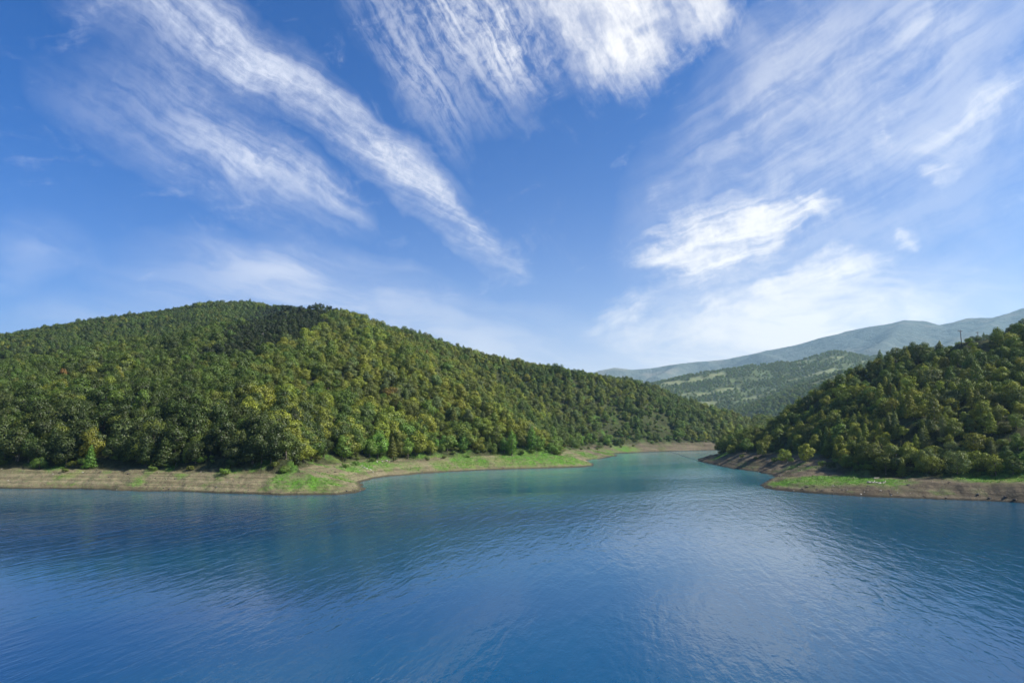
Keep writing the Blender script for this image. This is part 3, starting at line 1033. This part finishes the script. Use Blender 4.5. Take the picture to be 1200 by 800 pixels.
if not os.environ.get('NOFOREST'):
    for v in range(12):
        if v not in SRC:
            raise RuntimeError('no source tree of form %d' % v)
    rest = order[N_IND:]
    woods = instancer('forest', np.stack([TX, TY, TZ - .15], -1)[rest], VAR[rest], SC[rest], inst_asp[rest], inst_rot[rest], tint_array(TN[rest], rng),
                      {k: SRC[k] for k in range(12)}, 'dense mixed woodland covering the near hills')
    fx, fy = scatter(9.8, -5, 42, 1300, 3450, 8)
    ok, fz = keep_trees(fx, fy, 8, 25)
    fx, fy, fz = fx[ok], fy[ok], fz[ok]
    u = fbm(fx / 130, fy / 130, 3, 91)
    m = rng.random(len(fx)) > np.clip(.32 + .8 * u, .12, .82)
    fx, fy, fz, u = fx[m], fy[m], fz[m], u[m]
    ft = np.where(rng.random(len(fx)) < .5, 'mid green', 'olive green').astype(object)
    ft[rng.random(len(fx)) < .70] = 'grey green'  # mostly the pale tint, with haze put into the leaves
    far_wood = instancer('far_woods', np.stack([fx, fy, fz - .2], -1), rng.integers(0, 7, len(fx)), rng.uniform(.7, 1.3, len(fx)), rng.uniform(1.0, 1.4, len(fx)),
                         rng.uniform(0, 6.28, len(fx)), tint_array(ft, rng) * np.array([1.2, 1.2, 1.3, 1.0]), {k: SRC[k] for k in range(7)}, 'hazy woodland on the hills farther up the valley')  # tints lifted further to stand for haze
    # undergrowth: shrubs in the gaps and along the wood edge
    ux, uy = scatter(3.6, -42, 42, 150, 700, 9)
    ok, uz = keep_trees(ux, uy, 3, 3)
    usd = gsample(GSD, ux, uy) - gsample(GW, ux, uy) - gsample(GF, ux, uy)
    upx, upy = to_px(ux, uy, uz)
    pr = np.where(usd < 8, .75, .16)
    pr = np.where((np.abs(upx - 745) < 60) & (upy > 480) & (upy < 520), .5, pr)
    pr = np.where((upx > 1108) & (upx < 1170) & (upy < 420), .5, pr)
    ok &= rng.random(len(ux)) < pr
    ux, uy, uz = ux[ok], uy[ok], uz[ok]
    ut = np.where(rng.random(len(ux)) < .5, 'mid green', 'olive green').astype(object)
    ut[rng.random(len(ux)) < .2] = 'fresh green'
    und = instancer('undergrowth', np.stack([ux, uy, uz - .05], -1), 12 + rng.integers(0, 2, len(ux)), rng.uniform(.5, 1.15, len(ux)), rng.uniform(.9, 1.5, len(ux)),
                    rng.uniform(0, 6.28, len(ux)), tint_array(ut, rng), {k: SRC[k] for k in (12, 13)}, 'low scrub filling the gaps and edges of the wood')
    print('trees', nT, 'far', len(fx), 'scrub', len(ux))


# ------------------------------------------------------------------ grass tufts on the green flats
def tuft_mesh():
    rng = np.random.default_rng(3)
    v, f = [], []
    for i in range(26):
        a, d = rng.uniform(0, 6.28), rng.uniform(0, .5)
        x, y = math.cos(a) * d, math.sin(a) * d
        h = rng.uniform(.15, .42)
        b = rng.uniform(0, 6.28)
        lx, ly = rng.normal(0, .12, 2)
        w = .045
        k = len(v)
        v += [(x - math.cos(b) * w, y - math.sin(b) * w, -.05), (x + math.cos(b) * w, y + math.sin(b) * w, -.05), (x + lx, y + ly, h)]
        f.append((k, k + 1, k + 2))
    me = mesh_from('grass', v, f, MAT_LEAF)
    a = me.attributes.new('leaf_var', 'FLOAT', 'FACE')
    a.data.foreach_set('value', rng.random(len(f)).astype(np.float32))
    return me


if not os.environ.get('NOFOREST'):
    gx, gy = scatter(.85, -40, 42, 160, 480, 12)
    gg = gsample(GGR, gx, gy)
    gz = gsample(GZ, gx, gy)
    m = (rng.random(len(gx)) < np.clip((gg - .12) * 1.2, 0, .9)) & (gz > .5)
    gx, gy, gz, gg = gx[m], gy[m], gz[m], gg[m]
    # each tuft keeps its own blades: build the whole sward as one mesh
    tm = tuft_mesh()
    tco = np.array([v.co[:] for v in tm.vertices])
    tfa = np.array([p.vertices[:] for p in tm.polygons])
    k = len(gx)
    sc_ = rng.uniform(.5, 1.25, k)
    ro = rng.uniform(0, 6.28, k)
    cs, sn = np.cos(ro), np.sin(ro)
    sel = rng.integers(0, 16, k)            # nine blades of the tuft
    blades = 9
    bl = (sel[:, None] + np.arange(blades)[None, :])          # (k, blades)
    vi = tfa[bl]                                              # (k, blades, 3)
    co = tco[vi] * sc_[:, None, None, None]
    X = co[..., 0] * cs[:, None, None] - co[..., 1] * sn[:, None, None] + gx[:, None, None]
    Y = co[..., 0] * sn[:, None, None] + co[..., 1] * cs[:, None, None] + gy[:, None, None]
    Zc = co[..., 2] + gz[:, None, None]
    co = np.stack([X, Y, Zc], -1).reshape(-1, 3).astype(np.float32)
    me = bpy.data.meshes.new('grass')
    me.vertices.add(len(co))
    me.vertices.foreach_set('co', co.ravel())
    me.loops.add(len(co))
    me.loops.foreach_set('vertex_index', np.arange(len(co), dtype=np.int32))
    nf = len(co) // 3
    me.polygons.add(nf)
    me.polygons.foreach_set('loop_start', np.arange(0, nf * 3, 3, dtype=np.int32))
    me.polygons.foreach_set('loop_total', np.full(nf, 3, np.int32))
    me.update(calc_edges=True)
    a = me.attributes.new('leaf_var', 'FLOAT', 'FACE')
    a.data.foreach_set('value', rng.random(nf).astype(np.float32))
    me.materials.append(MAT_LEAF)
    grass = bpy.data.objects.new('grass', me)
    COL.objects.link(grass)
    grass['kind'] = 'stuff'
    grass['label'] = 'bright green grass on the flat banks'
    grass['tint'] = (.085, .20, .020, 1.0)
    print('tufts', k)


# ------------------------------------------------------------------ boulders, driftwood
def rock_mat(name, a, b):
    m, nt = new_mat(name)
    n = N(nt)
    pos = n('ShaderNodeTexCoord').outputs['Object']
    t = n.noise(pos, 2.2, 8, .7)
    c = n.mix(n.remap(t, .35, .65), a, b)
    p = n('ShaderNodeBsdfPrincipled', {'Base Color': c, 'Roughness': .9, 'Normal': n('ShaderNodeBump', {'Strength': .7, 'Distance': .15, 'Height': t})})
    n('ShaderNodeOutputMaterial', {0: p})
    return m


MAT_PALE = rock_mat('pale_stone', rgb(.22, .20, .165), rgb(.46, .43, .37))
MAT_DARK = rock_mat('dark_stone', rgb(.035, .030, .026), rgb(.13, .105, .085))


def boulder_mesh(seed, mat):
    import bmesh
    bm = bmesh.new()
    bmesh.ops.create_icosphere(bm, subdivisions=3, radius=1.0)
    r = random.Random(seed)
    cuts = [(Vector((r.gauss(0, 1), r.gauss(0, 1), r.gauss(0, 1))).normalized(), r.uniform(.45, .85)) for _ in range(9)]
    for v in bm.verts:
        for d, h in cuts:
            e = v.co.dot(d) - h
            if e > 0:
                v.co -= d * e * .9
        v.co *= 1 + .06 * math.sin(v.co.x * 9 + seed) * math.sin(v.co.y * 8) + r.uniform(-.02, .02)
        v.co.z *= .7
    me = bpy.data.meshes.new('boulder')
    bm.to_mesh(me)
    bm.free()
    me.materials.append(mat)
    return me


PALE = [boulder_mesh(i, MAT_PALE) for i in range(4)]
DARK = [boulder_mesh(10 + i, MAT_DARK) for i in range(4)]
ROCKS = []
rr = random.Random(2)
for px, py, s in [(427, 548, .9), (430, 549, .6), (424, 546, .7), (434, 550.5, .8), (432, 546.5, .5), (437, 553, .6), (448, 541, .8), (453, 540, 1.0), (442, 541, .7), (456, 541, .5), (417, 555, .5), (421, 551, .5)]:
    ROCKS.append((px, py, s, PALE, 'pale grey boulder on the grassy slope by the small cove', 'pale boulders by the small cove'))
for px, py, s in [(527, 547.5, .6), (551, 551.5, .55), (541, 551.2, .4), (590, 548.6, .5), (640, 547.6, .5), (416, 547, .6)]:
    ROCKS.append((px, py, s, DARK, 'dark boulder lying on the bank of the middle shore', 'dark boulders on the middle shore'))
for k in range(22):
    px = rr.uniform(890, 1060)
    wy = float(np.interp(px, [887, 912, 957, 1010, 1077], [568.3, 574, 578.4, 581.5, 584.2]))
    ROCKS.append((px, wy - rr.uniform(.6, 10), rr.uniform(.22, .5), PALE if rr.random() < .35 else DARK, None, 'stones on the low right shore'))
for px, py, s in [(889, 566.5, .6), (893, 567.5, .8), (897, 565.5, .55), (899, 569.5, .5), (904, 571, .6), (824, 539.5, .7), (830, 541.5, .8), (843, 544.5, .7), (866, 549, .6), (1178, 583, .8), (1146, 580, .7), (1160, 584, .6), (1190, 585.5, .8)]:
    ROCKS.append((px, py, s, DARK, 'dark rock at the waterline of the right shore', 'dark rocks at the right waterline'))
for k, (px, py, s, kind, lab, grp) in enumerate(ROCKS):
    q = hit(px, py)
    s = s * .62
    if lab is None:
        lab = 'pale stone scattered on the low earth bank of the right shore' if kind is PALE else 'small dark stone scattered on the low earth bank of the right shore'
        grp = ('pale ' if kind is PALE else 'dark ') + grp
    z = ground(q[0], q[1])
    if z < .25:
        z, s = max(z, 0.0), s * .7
    o = bpy.data.objects.new('boulder', kind[k % 4])
    COL.objects.link(o)
    o.location = (q[0], q[1], max(z, 0.0) + s * .15)
    o.scale = (s * rr.uniform(.8, 1.4), s * rr.uniform(.8, 1.2), s * rr.uniform(.7, 1.1))
    o.rotation_euler = (rr.uniform(-.2, .2), rr.uniform(-.2, .2), rr.uniform(0, 6.28))
    o['label'], o['category'], o['group'] = lab, 'boulder', grp

bx, by = scatter(1.5, -39, 40, 160, 330, 31)
bsd = gsample(GSD, bx, by)
bz = gsample(GZ, bx, by)
bn = fbm(bx / 12, by / 12, 3, 35)
m = (bz > .05) & (bsd < gsample(GW, bx, by) + 5) & (rng.random(len(bx)) < np.clip(.22 + .45 * bn, .03, .7)) & (gsample(GGR, bx, by) < .5)
bx, by, bz = bx[m], by[m], bz[m]
bs = rng.lognormal(-2.1, .5, len(bx)).clip(.05, .40)
first = {}
for o in COL.objects:
    if o.name.startswith('boulder'):
        first.setdefault(o.data.name, o)
srcs = list(first.values())[:8]
dark_k = [k for k, o in enumerate(srcs) if o.data in DARK]
gravel = instancer('gravel', np.stack([bx, by, bz + bs * .1], -1), np.where(rng.random(len(bx)) < .07, rng.integers(0, len(srcs), len(bx)), rng.choice(dark_k, len(bx))), bs, rng.uniform(.8, 1.5, len(bx)), rng.uniform(0, 6.28, len(bx)),
                   np.ones((len(bx), 4)), {k: [o] for k, o in enumerate(srcs)}, 'stones and debris strewn over the bare banks')
MAT_DRIFT = bark_mat('bleached_wood', rgb(.22, .19, .16), rgb(.50, .46, .40))


def drift(px, py, length, rad, ang, label, forks):
    q = hit(px, py)
    v, f = [], []
    r = random.Random(int(px))
    p = Vector((-length / 2, 0, 0))
    d = Vector((1, 0, 0))
    nseg = 5
    for i in range(nseg):
        d = (d + Vector((0, r.uniform(-.15, .15), r.uniform(-.06, .06)))).normalized()
        q2 = p + d * length / nseg
        tube(v, f, p, q2 + d * .03, rad * (1 - .12 * i), rad * (1 - .12 * (i + 1)))
        if forks and i in (1, 3, 4):
            br = Vector((.5, r.choice((-1, 1)) * .7, .55)).normalized() * length * .22
            tube(v, f, q2, q2 + br, rad * .45, rad * .15, 5)
        p = q2
    o = bpy.data.objects.new('driftwood_log', mesh_from('driftwood_log', v, f, MAT_DRIFT, True))
    COL.objects.link(o)
    o.location = (q[0], q[1], q[2] + rad * .7)
    o.rotation_euler = (0, 0, ang)
    o['label'], o['category'] = label, 'driftwood'


drift(1026, 565.5, 4.6, .24, -.15, 'bleached driftwood trunk with broken branches lying on the grass flat', True)
drift(1033, 566.5, 2.4, .15, .25, 'shorter bare log lying beside the driftwood trunk', False)
drift(1027, 560.5, 1.6, .18, .1, 'small pale log lying behind the driftwood trunk', False)


# ------------------------------------------------------------------ utility poles on the crest
def plain_mat(name, c, rough, metallic=0.0):
    m, nt = new_mat(name)
    n = N(nt)
    pos = n('ShaderNodeTexCoord').outputs['Object']
    t = n.noise(pos, 5, 5, .6)
    col = n.mix(n.remap(t, .3, .7), tuple(x * .75 for x in c[:3]) + (1,), c)
    n('ShaderNodeOutputMaterial', {0: n('ShaderNodeBsdfPrincipled', {'Base Color': col, 'Roughness': rough, 'Metallic': metallic})})
    return m


MAT_POLE, MAT_STEEL, MAT_CERAMIC = plain_mat('weathered_pole', rgb(.10, .095, .09), .85), plain_mat('galvanised_arm', rgb(.16, .16, .16), .6, .6), plain_mat('ceramic', rgb(.25, .22, .2), .4)


def utility_pole(px, py, dist, height, ang, label):
    q = at_dist(px, py, dist)
    gz_ = ground(q[0], q[1])
    root = bpy.data.objects.new('utility_pole', None)
    COL.objects.link(root)
    root.location = (q[0], q[1], gz_)
    root.rotation_euler = (0, 0, ang)
    root['label'], root['category'], root['group'] = label, 'utility pole', 'utility poles on the hill crest'
    Ht = q[2] - gz_
    v, f = [], []
    tube(v, f, (0, 0, -.8), (0, 0, Ht), .20, .13, 10)
    parts = [('pole', mesh_from('pole', v, f, MAT_POLE, True))]
    v, f = [], []
    w = 1.15
    for x0, x1, y0, y1, z0, z1 in [(-w, w, .13, .27, Ht - .55, Ht - .39)]:
        v += [(x, y, z) for x in (x0, x1) for y in (y0, y1) for z in (z0, z1)]
    f += [(0, 1, 3, 2), (4, 6, 7, 5), (0, 4, 5, 1), (2, 3, 7, 6), (0, 2, 6, 4), (1, 5, 7, 3)]
    tube(v, f, (-.6, .2, Ht - .5), (0, .12, Ht - 1.2), .035, .035, 5)
    tube(v, f, (.6, .2, Ht - .5), (0, .12, Ht - 1.2), .035, .035, 5)
    parts.append(('crossarm', mesh_from('crossarm', v, f, MAT_STEEL)))
    for x in (-1.05, -.55, 1.05):
        v, f = [], []
        tube(v, f, (x, .2, Ht - .40), (x, .2, Ht - .25), .03, .03, 6)
        tube(v, f, (x, .2, Ht - .28), (x, .2, Ht - .20), .09, .10, 8)
        tube(v, f, (x, .2, Ht - .205), (x, .2, Ht - .10), .10, .05, 8)
        parts.append(('insulator', mesh_from('insulator', v, f, MAT_CERAMIC)))
    for nm, me in parts:
        o = bpy.data.objects.new(nm, me)
        COL.objects.link(o)
        o.parent = root


utility_pole(1125.4, 386.6, 341, 0, .25, 'grey utility pole with crossarm on the hill crest, the taller of two')
utility_pole(1145.6, 388.6, 470, 0, .25, 'thin distant utility pole beyond the crest, the smaller of two')


# ------------------------------------------------------------------ floating boom across the cove
MAT_FLOAT = plain_mat('weathered_float', rgb(.20, .19, .16), .7)
pts = [on_water(*p) for p in [(784, 529.2), (790, 530.3), (796, 532), (801, 534), (807, 536), (813, 537.6), (818, 538.6)]]
L = []
for a, b in zip(pts[:-1], pts[1:]):
    for t in np.linspace(0, 1, 6)[:-1]:
        L.append(a + (b - a) * t)
L.append(pts[-1])
root = bpy.data.objects.new('floating_boom', None)
COL.objects.link(root)
root['label'], root['category'] = 'thin line of floats strung across the mouth of the far cove', 'boom'
v, f = [], []
for a, b in zip(L[:-1], L[1:]):
    tube(v, f, (a[0], a[1], .05), (b[0], b[1], .05), .05, .05, 5)
o = bpy.data.objects.new('rope', mesh_from('rope', v, f, MAT_FLOAT, True))
COL.objects.link(o)
o.parent = root
v, f = [], []
tube(v, f, (-.45, 0, 0), (-.3, 0, 0), .1, .2, 8)
tube(v, f, (-.3, 0, 0), (.3, 0, 0), .2, .2, 8)
tube(v, f, (.3, 0, 0), (.45, 0, 0), .2, .1, 8)
fm = mesh_from('float', v, f, MAT_FLOAT, True)
for a, b in zip(L[:-1], L[1:]):
    o = bpy.data.objects.new('float', fm)
    COL.objects.link(o)
    o.parent = root
    c = (a + b) / 2
    o.location = (c[0], c[1], .06)
    o.rotation_euler = (0, 0, math.atan2(b[1] - a[1], b[0] - a[0]))

# ------------------------------------------------------------------ haze
HAZE = .70e-4
hz_top, x1, y1 = 1110.0, 6900.0, 7050.0
v = [(x, y, z) for x in (-x1, x1) for y in (-6900.0, y1) for z in (-11.0, hz_top)]
me = bpy.data.meshes.new('haze')
me.from_pydata(v, [], [(0, 1, 3, 2), (4, 6, 7, 5), (0, 4, 5, 1), (2, 3, 7, 6), (0, 2, 6, 4), (1, 5, 7, 3)])
m, nt = new_mat('haze')
n = N(nt)
pv = n('ShaderNodeVolumePrincipled', {'Color': rgb(.55, .83, 1.0), 'Density': HAZE, 'Anisotropy': .5})
o_ = n('ShaderNodeOutputMaterial')
nt.links.new(pv.outputs[0], o_.inputs['Volume'])
me.materials.append(m)
haze = bpy.data.objects.new('haze', me)
haze['kind'] = 'stuff'
if not os.environ.get('NOHAZE'):
    COL.objects.link(haze)

# ------------------------------------------------------------------ sun
SUN_AZ, SUN_EL = 99.0, 42.0
SKY_TINT = rgb(.03, .53, 1.25)
sd_ = Vector((math.sin(math.radians(SUN_AZ)) * math.cos(math.radians(SUN_EL)), math.cos(math.radians(SUN_AZ)) * math.cos(math.radians(SUN_EL)), math.sin(math.radians(SUN_EL))))
sl = bpy.data.lights.new('sun', 'SUN')
sl.energy, sl.angle, sl.color = 5.0, math.radians(.53), (1.0, .94, .84)
so = bpy.data.objects.new('sun', sl)
so.rotation_euler = sd_.to_track_quat('Z', 'Y').to_euler()
so.location = (0, 0, 600)
COL.objects.link(so)

# ------------------------------------------------------------------ sky with clouds
world = bpy.data.worlds.new('World')
scene.world = world
world.use_nodes = True
nt = world.node_tree
nt.nodes.clear()
n = N(nt)
sky = n('ShaderNodeTexSky', sky_type='NISHITA', sun_disc=False)
sky.sun_elevation, sky.sun_rotation = math.radians(SUN_EL), math.radians(SUN_AZ)
sky.altitude, sky.air_density, sky.dust_density, sky.ozone_density = 300, 1.0, .6, 2.2
gen = n('ShaderNodeTexCoord').outputs['Generated']
sp = n('ShaderNodeSeparateXYZ', {0: gen})
az = n.m('MULTIPLY', n.m('ARCTAN2', sp.outputs[0], sp.outputs[1]), 180 / math.pi)
el = n.m('MULTIPLY', n.m('ARCSINE', sp.outputs[2]), 180 / math.pi)
ae = n('ShaderNodeCombineXYZ', {0: az, 1: el}).outputs[0]
wn = n('ShaderNodeTexNoise', {'Vector': ae, 'Scale': .11, 'Detail': 4, 'Roughness': .6}, noise_dimensions='2D')
wv = n('ShaderNodeVectorMath', {0: wn.outputs['Color'], 1: (.5, .5, .5)}, operation='SUBTRACT').outputs[0]


def warped(k):
    w = n('ShaderNodeVectorMath', {0: wv}, operation='SCALE')
    w.inputs['Scale'].default_value = k
    return n('ShaderNodeVectorMath', {0: ae, 1: w.outputs[0]}, operation='ADD').outputs[0]


wa, wb, wc = warped(4.0), warped(6.0), warped(2.0)


def blob(vec, x0, y0, x1, y1, half, weight, power=.9):
    """soft elongated patch between two points of the sky, half its half-width in pixels at its middle"""
    a0, e0 = azel(x0, y0)
    a1, e1 = azel(x1, y1)
    hw = half / F_PX * 57.3 * math.cos(math.radians((a0 + a1) / 2))
    ln = math.hypot(a1 - a0, e1 - e0) / 2
    mp = n('ShaderNodeMapping', {'Vector': vec, 'Location': ((a0 + a1) / 2, (e0 + e1) / 2, 0), 'Rotation': (0, 0, math.atan2(e1 - e0, a1 - a0)), 'Scale': (ln, hw, 1000)}, vector_type='TEXTURE')
    g = n('ShaderNodeTexGradient', {'Vector': mp.outputs[0]}, gradient_type='SPHERICAL').outputs[1]
    return n.m('MULTIPLY', n.m('POWER', g, power), weight)


def total(lst):
    s = lst[0]
    for x in lst[1:]:
        s = n.m('ADD', s, x)
    return s


def streak(x0, y0, x1, y1, along, across, detail=7, rough=.6, dist=0.0, vec=None, off=(0, 0, 0)):
    a0, e0 = azel(x0, y0)
    a1, e1 = azel(x1, y1)
    mp = n('ShaderNodeMapping', {'Vector': vec or ae, 'Location': off, 'Rotation': (0, 0, math.atan2(e1 - e0, a1 - a0)), 'Scale': (along, across, 1)}, vector_type='TEXTURE')
    return n.noise(mp.outputs[0], 1.0, detail, rough, dist, '2D')


def blend3(a, wa_, b, wb_, c, wc_):
    return n.m('ADD', n.m('MULTIPLY', a, wa_), n.m('ADD', n.m('MULTIPLY', b, wb_), n.m('MULTIPLY', c, wc_)))


fine = n.noise(wc, 1.1, 6, .68, .3, '2D')
puff = n.noise(ae, .22, 10, .62, .35, '2D')

# left fan of cirrus
left = total([
    blob(wa, 100, -90, 420, 140, 42, .85), blob(wa, 200, 20, 560, 235, 34, .8), blob(wa, 380, 110, 620, 335, 30, .9), blob(wa, 490, 195, 614, 328, 13, .7),
    blob(wa, 40, -70, 330, 100, 80, .40), blob(wa, 90, -50, 230, 50, 40, .4), blob(wa, 150, 60, 330, 160, 40, .25),
    blob(wa, 20, 60, 450, 270, 66, .52), blob(wa, 190, 135, 410, 228, 30, .7), blob(wa, 330, 185, 450, 260, 18, .5)])
ls1 = streak(120, 0, 560, 270, 18, 1.9, 9, .62, .35, wc)
ls2 = streak(120, 20, 560, 270, 3.2, 1.3, 8, .66, .6, wc)
ls3 = streak(120, 10, 560, 280, 9, .55, 6, .6, .3, wc)
lt = n.m('ADD', blend3(ls1, .48, ls2, .22, fine, .18), n.m('MULTIPLY', ls3, .12))
aL = n.m('MULTIPLY', n.m('MINIMUM', left, 1.25), n.remap(lt, .36, .63, .20, 1.0))
# upper middle
mid = total([blob(wa, 380, -120, 640, 130, 95, .75), blob(wa, 480, -80, 690, 90, 75, .7), blob(wa, 430, 20, 560, 190, 40, .45), blob(wa, 560, 10, 620, 110, 30, .4)])
ms = streak(500, -30, 600, 130, 9, 1.3, 9, .64, .4, wc)
ms3 = streak(500, -30, 610, 130, 4, .6, 6, .6, .3, wc)
aM = n.m('MULTIPLY', mid, n.remap(blend3(ms, .55, ms3, .15, fine, .30), .36, .63, .08, 1.0))
# bright cloud at the top
top = total([blob(wb, 600, -80, 850, 40, 105, .8, .9), blob(wb, 650, -40, 790, 135, 60, .6, .9), blob(wb, 780, -30, 910, 52, 42, .55, .9), blob(wb, 600, -60, 690, 70, 46, .35, .9)])
ts = streak(650, -10, 740, 150, 9.0, 1.5, 9, .62, .4, wc)
puff3 = n.noise(n('ShaderNodeMapping', {'Vector': wc, 'Location': (11, 47, 0)}).outputs[0], .20, 10, .60, .3, '2D')
tn_ = blend3(puff3, .48, ts, .34, fine, .18)
aT = n.m('MULTIPLY', n.remap(n.m('ADD', top, n.m('MULTIPLY', n.m('SUBTRACT', tn_, .5), 1.5)), .05, 1.05), n.remap(tn_, .32, .58, .55, 1.0))
# right: wide thin fan
fan = total([blob(wa, 720, 360, 1360, -90, 210, .62, .7), blob(wa, 790, 250, 1010, 0, 100, .40), blob(wa, 1000, 220, 1320, 30, 50, .45), blob(wa, 930, 110, 1260, -60, 80, .55), blob(wa, 1060, 180, 1290, 40, 16, .6), blob(wa, 860, 70, 1010, -10, 50, .45),
             blob(wa, 820, 190, 960, 70, 30, .35)])
fs = streak(900, 240, 1200, 60, 16, 2.2, 9, .62, .4, wc)
fs3 = streak(900, 240, 1200, 50, 8, .7, 6, .6, .3, wc)
aF = n.m('MULTIPLY', fan, n.remap(blend3(fs, .45, puff, .42, fs3, .13), .34, .64, .22, .95))
# puffs on the right
pf = total([blob(wb, 735, 320, 990, 225, 70, 0.92, .9), blob(wb, 850, 262, 995, 235, 30, 0.67, .9), blob(wb, 715, 309, 900, 298, 22, 0.67, .9), blob(wb, 870, 378, 1055, 292, 36, 0.92, .9),
            blob(wb, 770, 405, 960, 362, 40, 0.67, .9), blob(wb, 930, 405, 1170, 335, 48, 0.61, .9), blob(wb, 1055, 292, 1098, 262, 14, 0.67, .9), blob(wb, 752, 248, 815, 202, 28, 0.46, .9), blob(wb, 1000, 172, 1060, 138, 28, 0.44, .9), blob(wb, 1060, 208, 1150, 182, 20, 0.39, .9),
            blob(wb, 670, 360, 800, 388, 40, 0.37, .9), blob(wb, 690, 400, 1100, 300, 100, 0.27, .9)])
ps = streak(740, 330, 980, 250, 7.0, 1.3, 9, .60, .6, warped(2.6), (31, 17, 0))
ps3 = streak(740, 330, 980, 250, 3.0, .5, 7, .62, .4, wc)
puff2 = n.noise(n('ShaderNodeMapping', {'Vector': wc, 'Location': (63, 29, 0)}).outputs[0], .20, 10, .60, .3, '2D')
pt = n.m('ADD', blend3(puff2, .37, ps, .36, fine, .15), n.m('MULTIPLY', ps3, .12))
aP = n.m('MULTIPLY', n.remap(n.m('ADD', pf, n.m('MULTIPLY', n.m('SUBTRACT', pt, .5), 1.9)), .08, 1.0), n.remap(pt, .36, .58, .45, 1.0))
# thin white veil low over the hills
veil = total([blob(wa, 90, 300, 620, 400, 80, .75), blob(wa, 180, 285, 440, 345, 34, .35), blob(wa, -80, 385, 300, 365, 40, .4), blob(wa, 380, 430, 760, 395, 60, .5), blob(wa, -60, 310, 120, 280, 45, .30), blob(wa, 640, 440, 1320, 365, 115, 1.1), blob(wa, 760, 430, 1120, 350, 70, .5)])
vs = streak(200, 290, 500, 360, 10, 2.4, 7, .6, .4, wc)
aV = n.m('MULTIPLY', veil, n.remap(vs, .32, .66, .35, 1.0))
low = n.m('MULTIPLY', n.m('POWER', n.m('SUBTRACT', 1.0, n.m('ABSOLUTE', sp.outputs[2]), clamp=True), n.remap(az, -40, 20, 8.5, 7.5)), n.remap(az, -45, 20, .80, 1.0))
# everywhere else the sky is streaked too
rest_ = n.m('MULTIPLY', n.remap(n.noise(wb, .05, 8, .62, .3, '2D'), .52, .75), n.remap(n.m('ABSOLUTE', az), 45, 70, 0, .7))

low = n.m('ADD', low, n.m('MULTIPLY', n.m('POWER', n.m('SUBTRACT', 1.0, n.m('ABSOLUTE', sp.outputs[2]), clamp=True), 18.0), .30))
one = lambda a: n.m('SUBTRACT', 1.0, n.m('MINIMUM', n.m('MAXIMUM', a, 0.0), 1.0))
tr = n.m('MULTIPLY', n.m('MULTIPLY', one(n.m('MULTIPLY', aL, .90)), one(n.m('MULTIPLY', aM, .8))), n.m('MULTIPLY', one(aT), one(n.m('MULTIPLY', aF, .68))))
tr = n.m('MULTIPLY', tr, n.m('MULTIPLY', one(aP), n.m('MULTIPLY', one(n.m('MULTIPLY', aV, .9)), one(low))))
tr = n.m('MULTIPLY', tr, one(rest_))
alpha = n.m('SUBTRACT', 1.0, tr)
alpha = n.m('MULTIPLY', alpha, n.remap(sp.outputs[2], -.02, .01))
blue = n.mix(1.0, sky.outputs[0], SKY_TINT, 'MULTIPLY')
cloudc = n.mix(n.remap(az, -45, 25), rgb(8.0, 8.5, 9.9), rgb(10.4, 10.1, 9.8))
col = n.mix(alpha, blue, cloudc)
bg = n('ShaderNodeBackground', {'Color': col, 'Strength': .055})
n('ShaderNodeOutputWorld', {0: bg})
world.cycles.sampling_method = 'MANUAL'
world.cycles.sample_map_resolution = 512

# ------------------------------------------------------------------ camera and render settings
cd = bpy.data.cameras.new('camera')
cd.sensor_width, cd.lens, cd.clip_start, cd.clip_end = 36.0, 24.0, .5, 20000
cam = bpy.data.objects.new('camera', cd)
cam.location = (0, 0, CAM_H)
cam.rotation_euler = (math.pi / 2 + PITCH, 0, 0)
COL.objects.link(cam)
scene.camera = cam
scene.view_settings.view_transform = 'Standard'
scene.view_settings.look = 'None'
scene.view_settings.exposure = 1.0
scene.view_settings.gamma = 1.0
scene.render.engine = 'CYCLES'
c = scene.cycles
c.use_denoising = True
c.max_bounces, c.diffuse_bounces, c.glossy_bounces, c.transmission_bounces, c.volume_bounces = 6, 3, 2, 3, 1
c.sample_clamp_indirect = 8.0
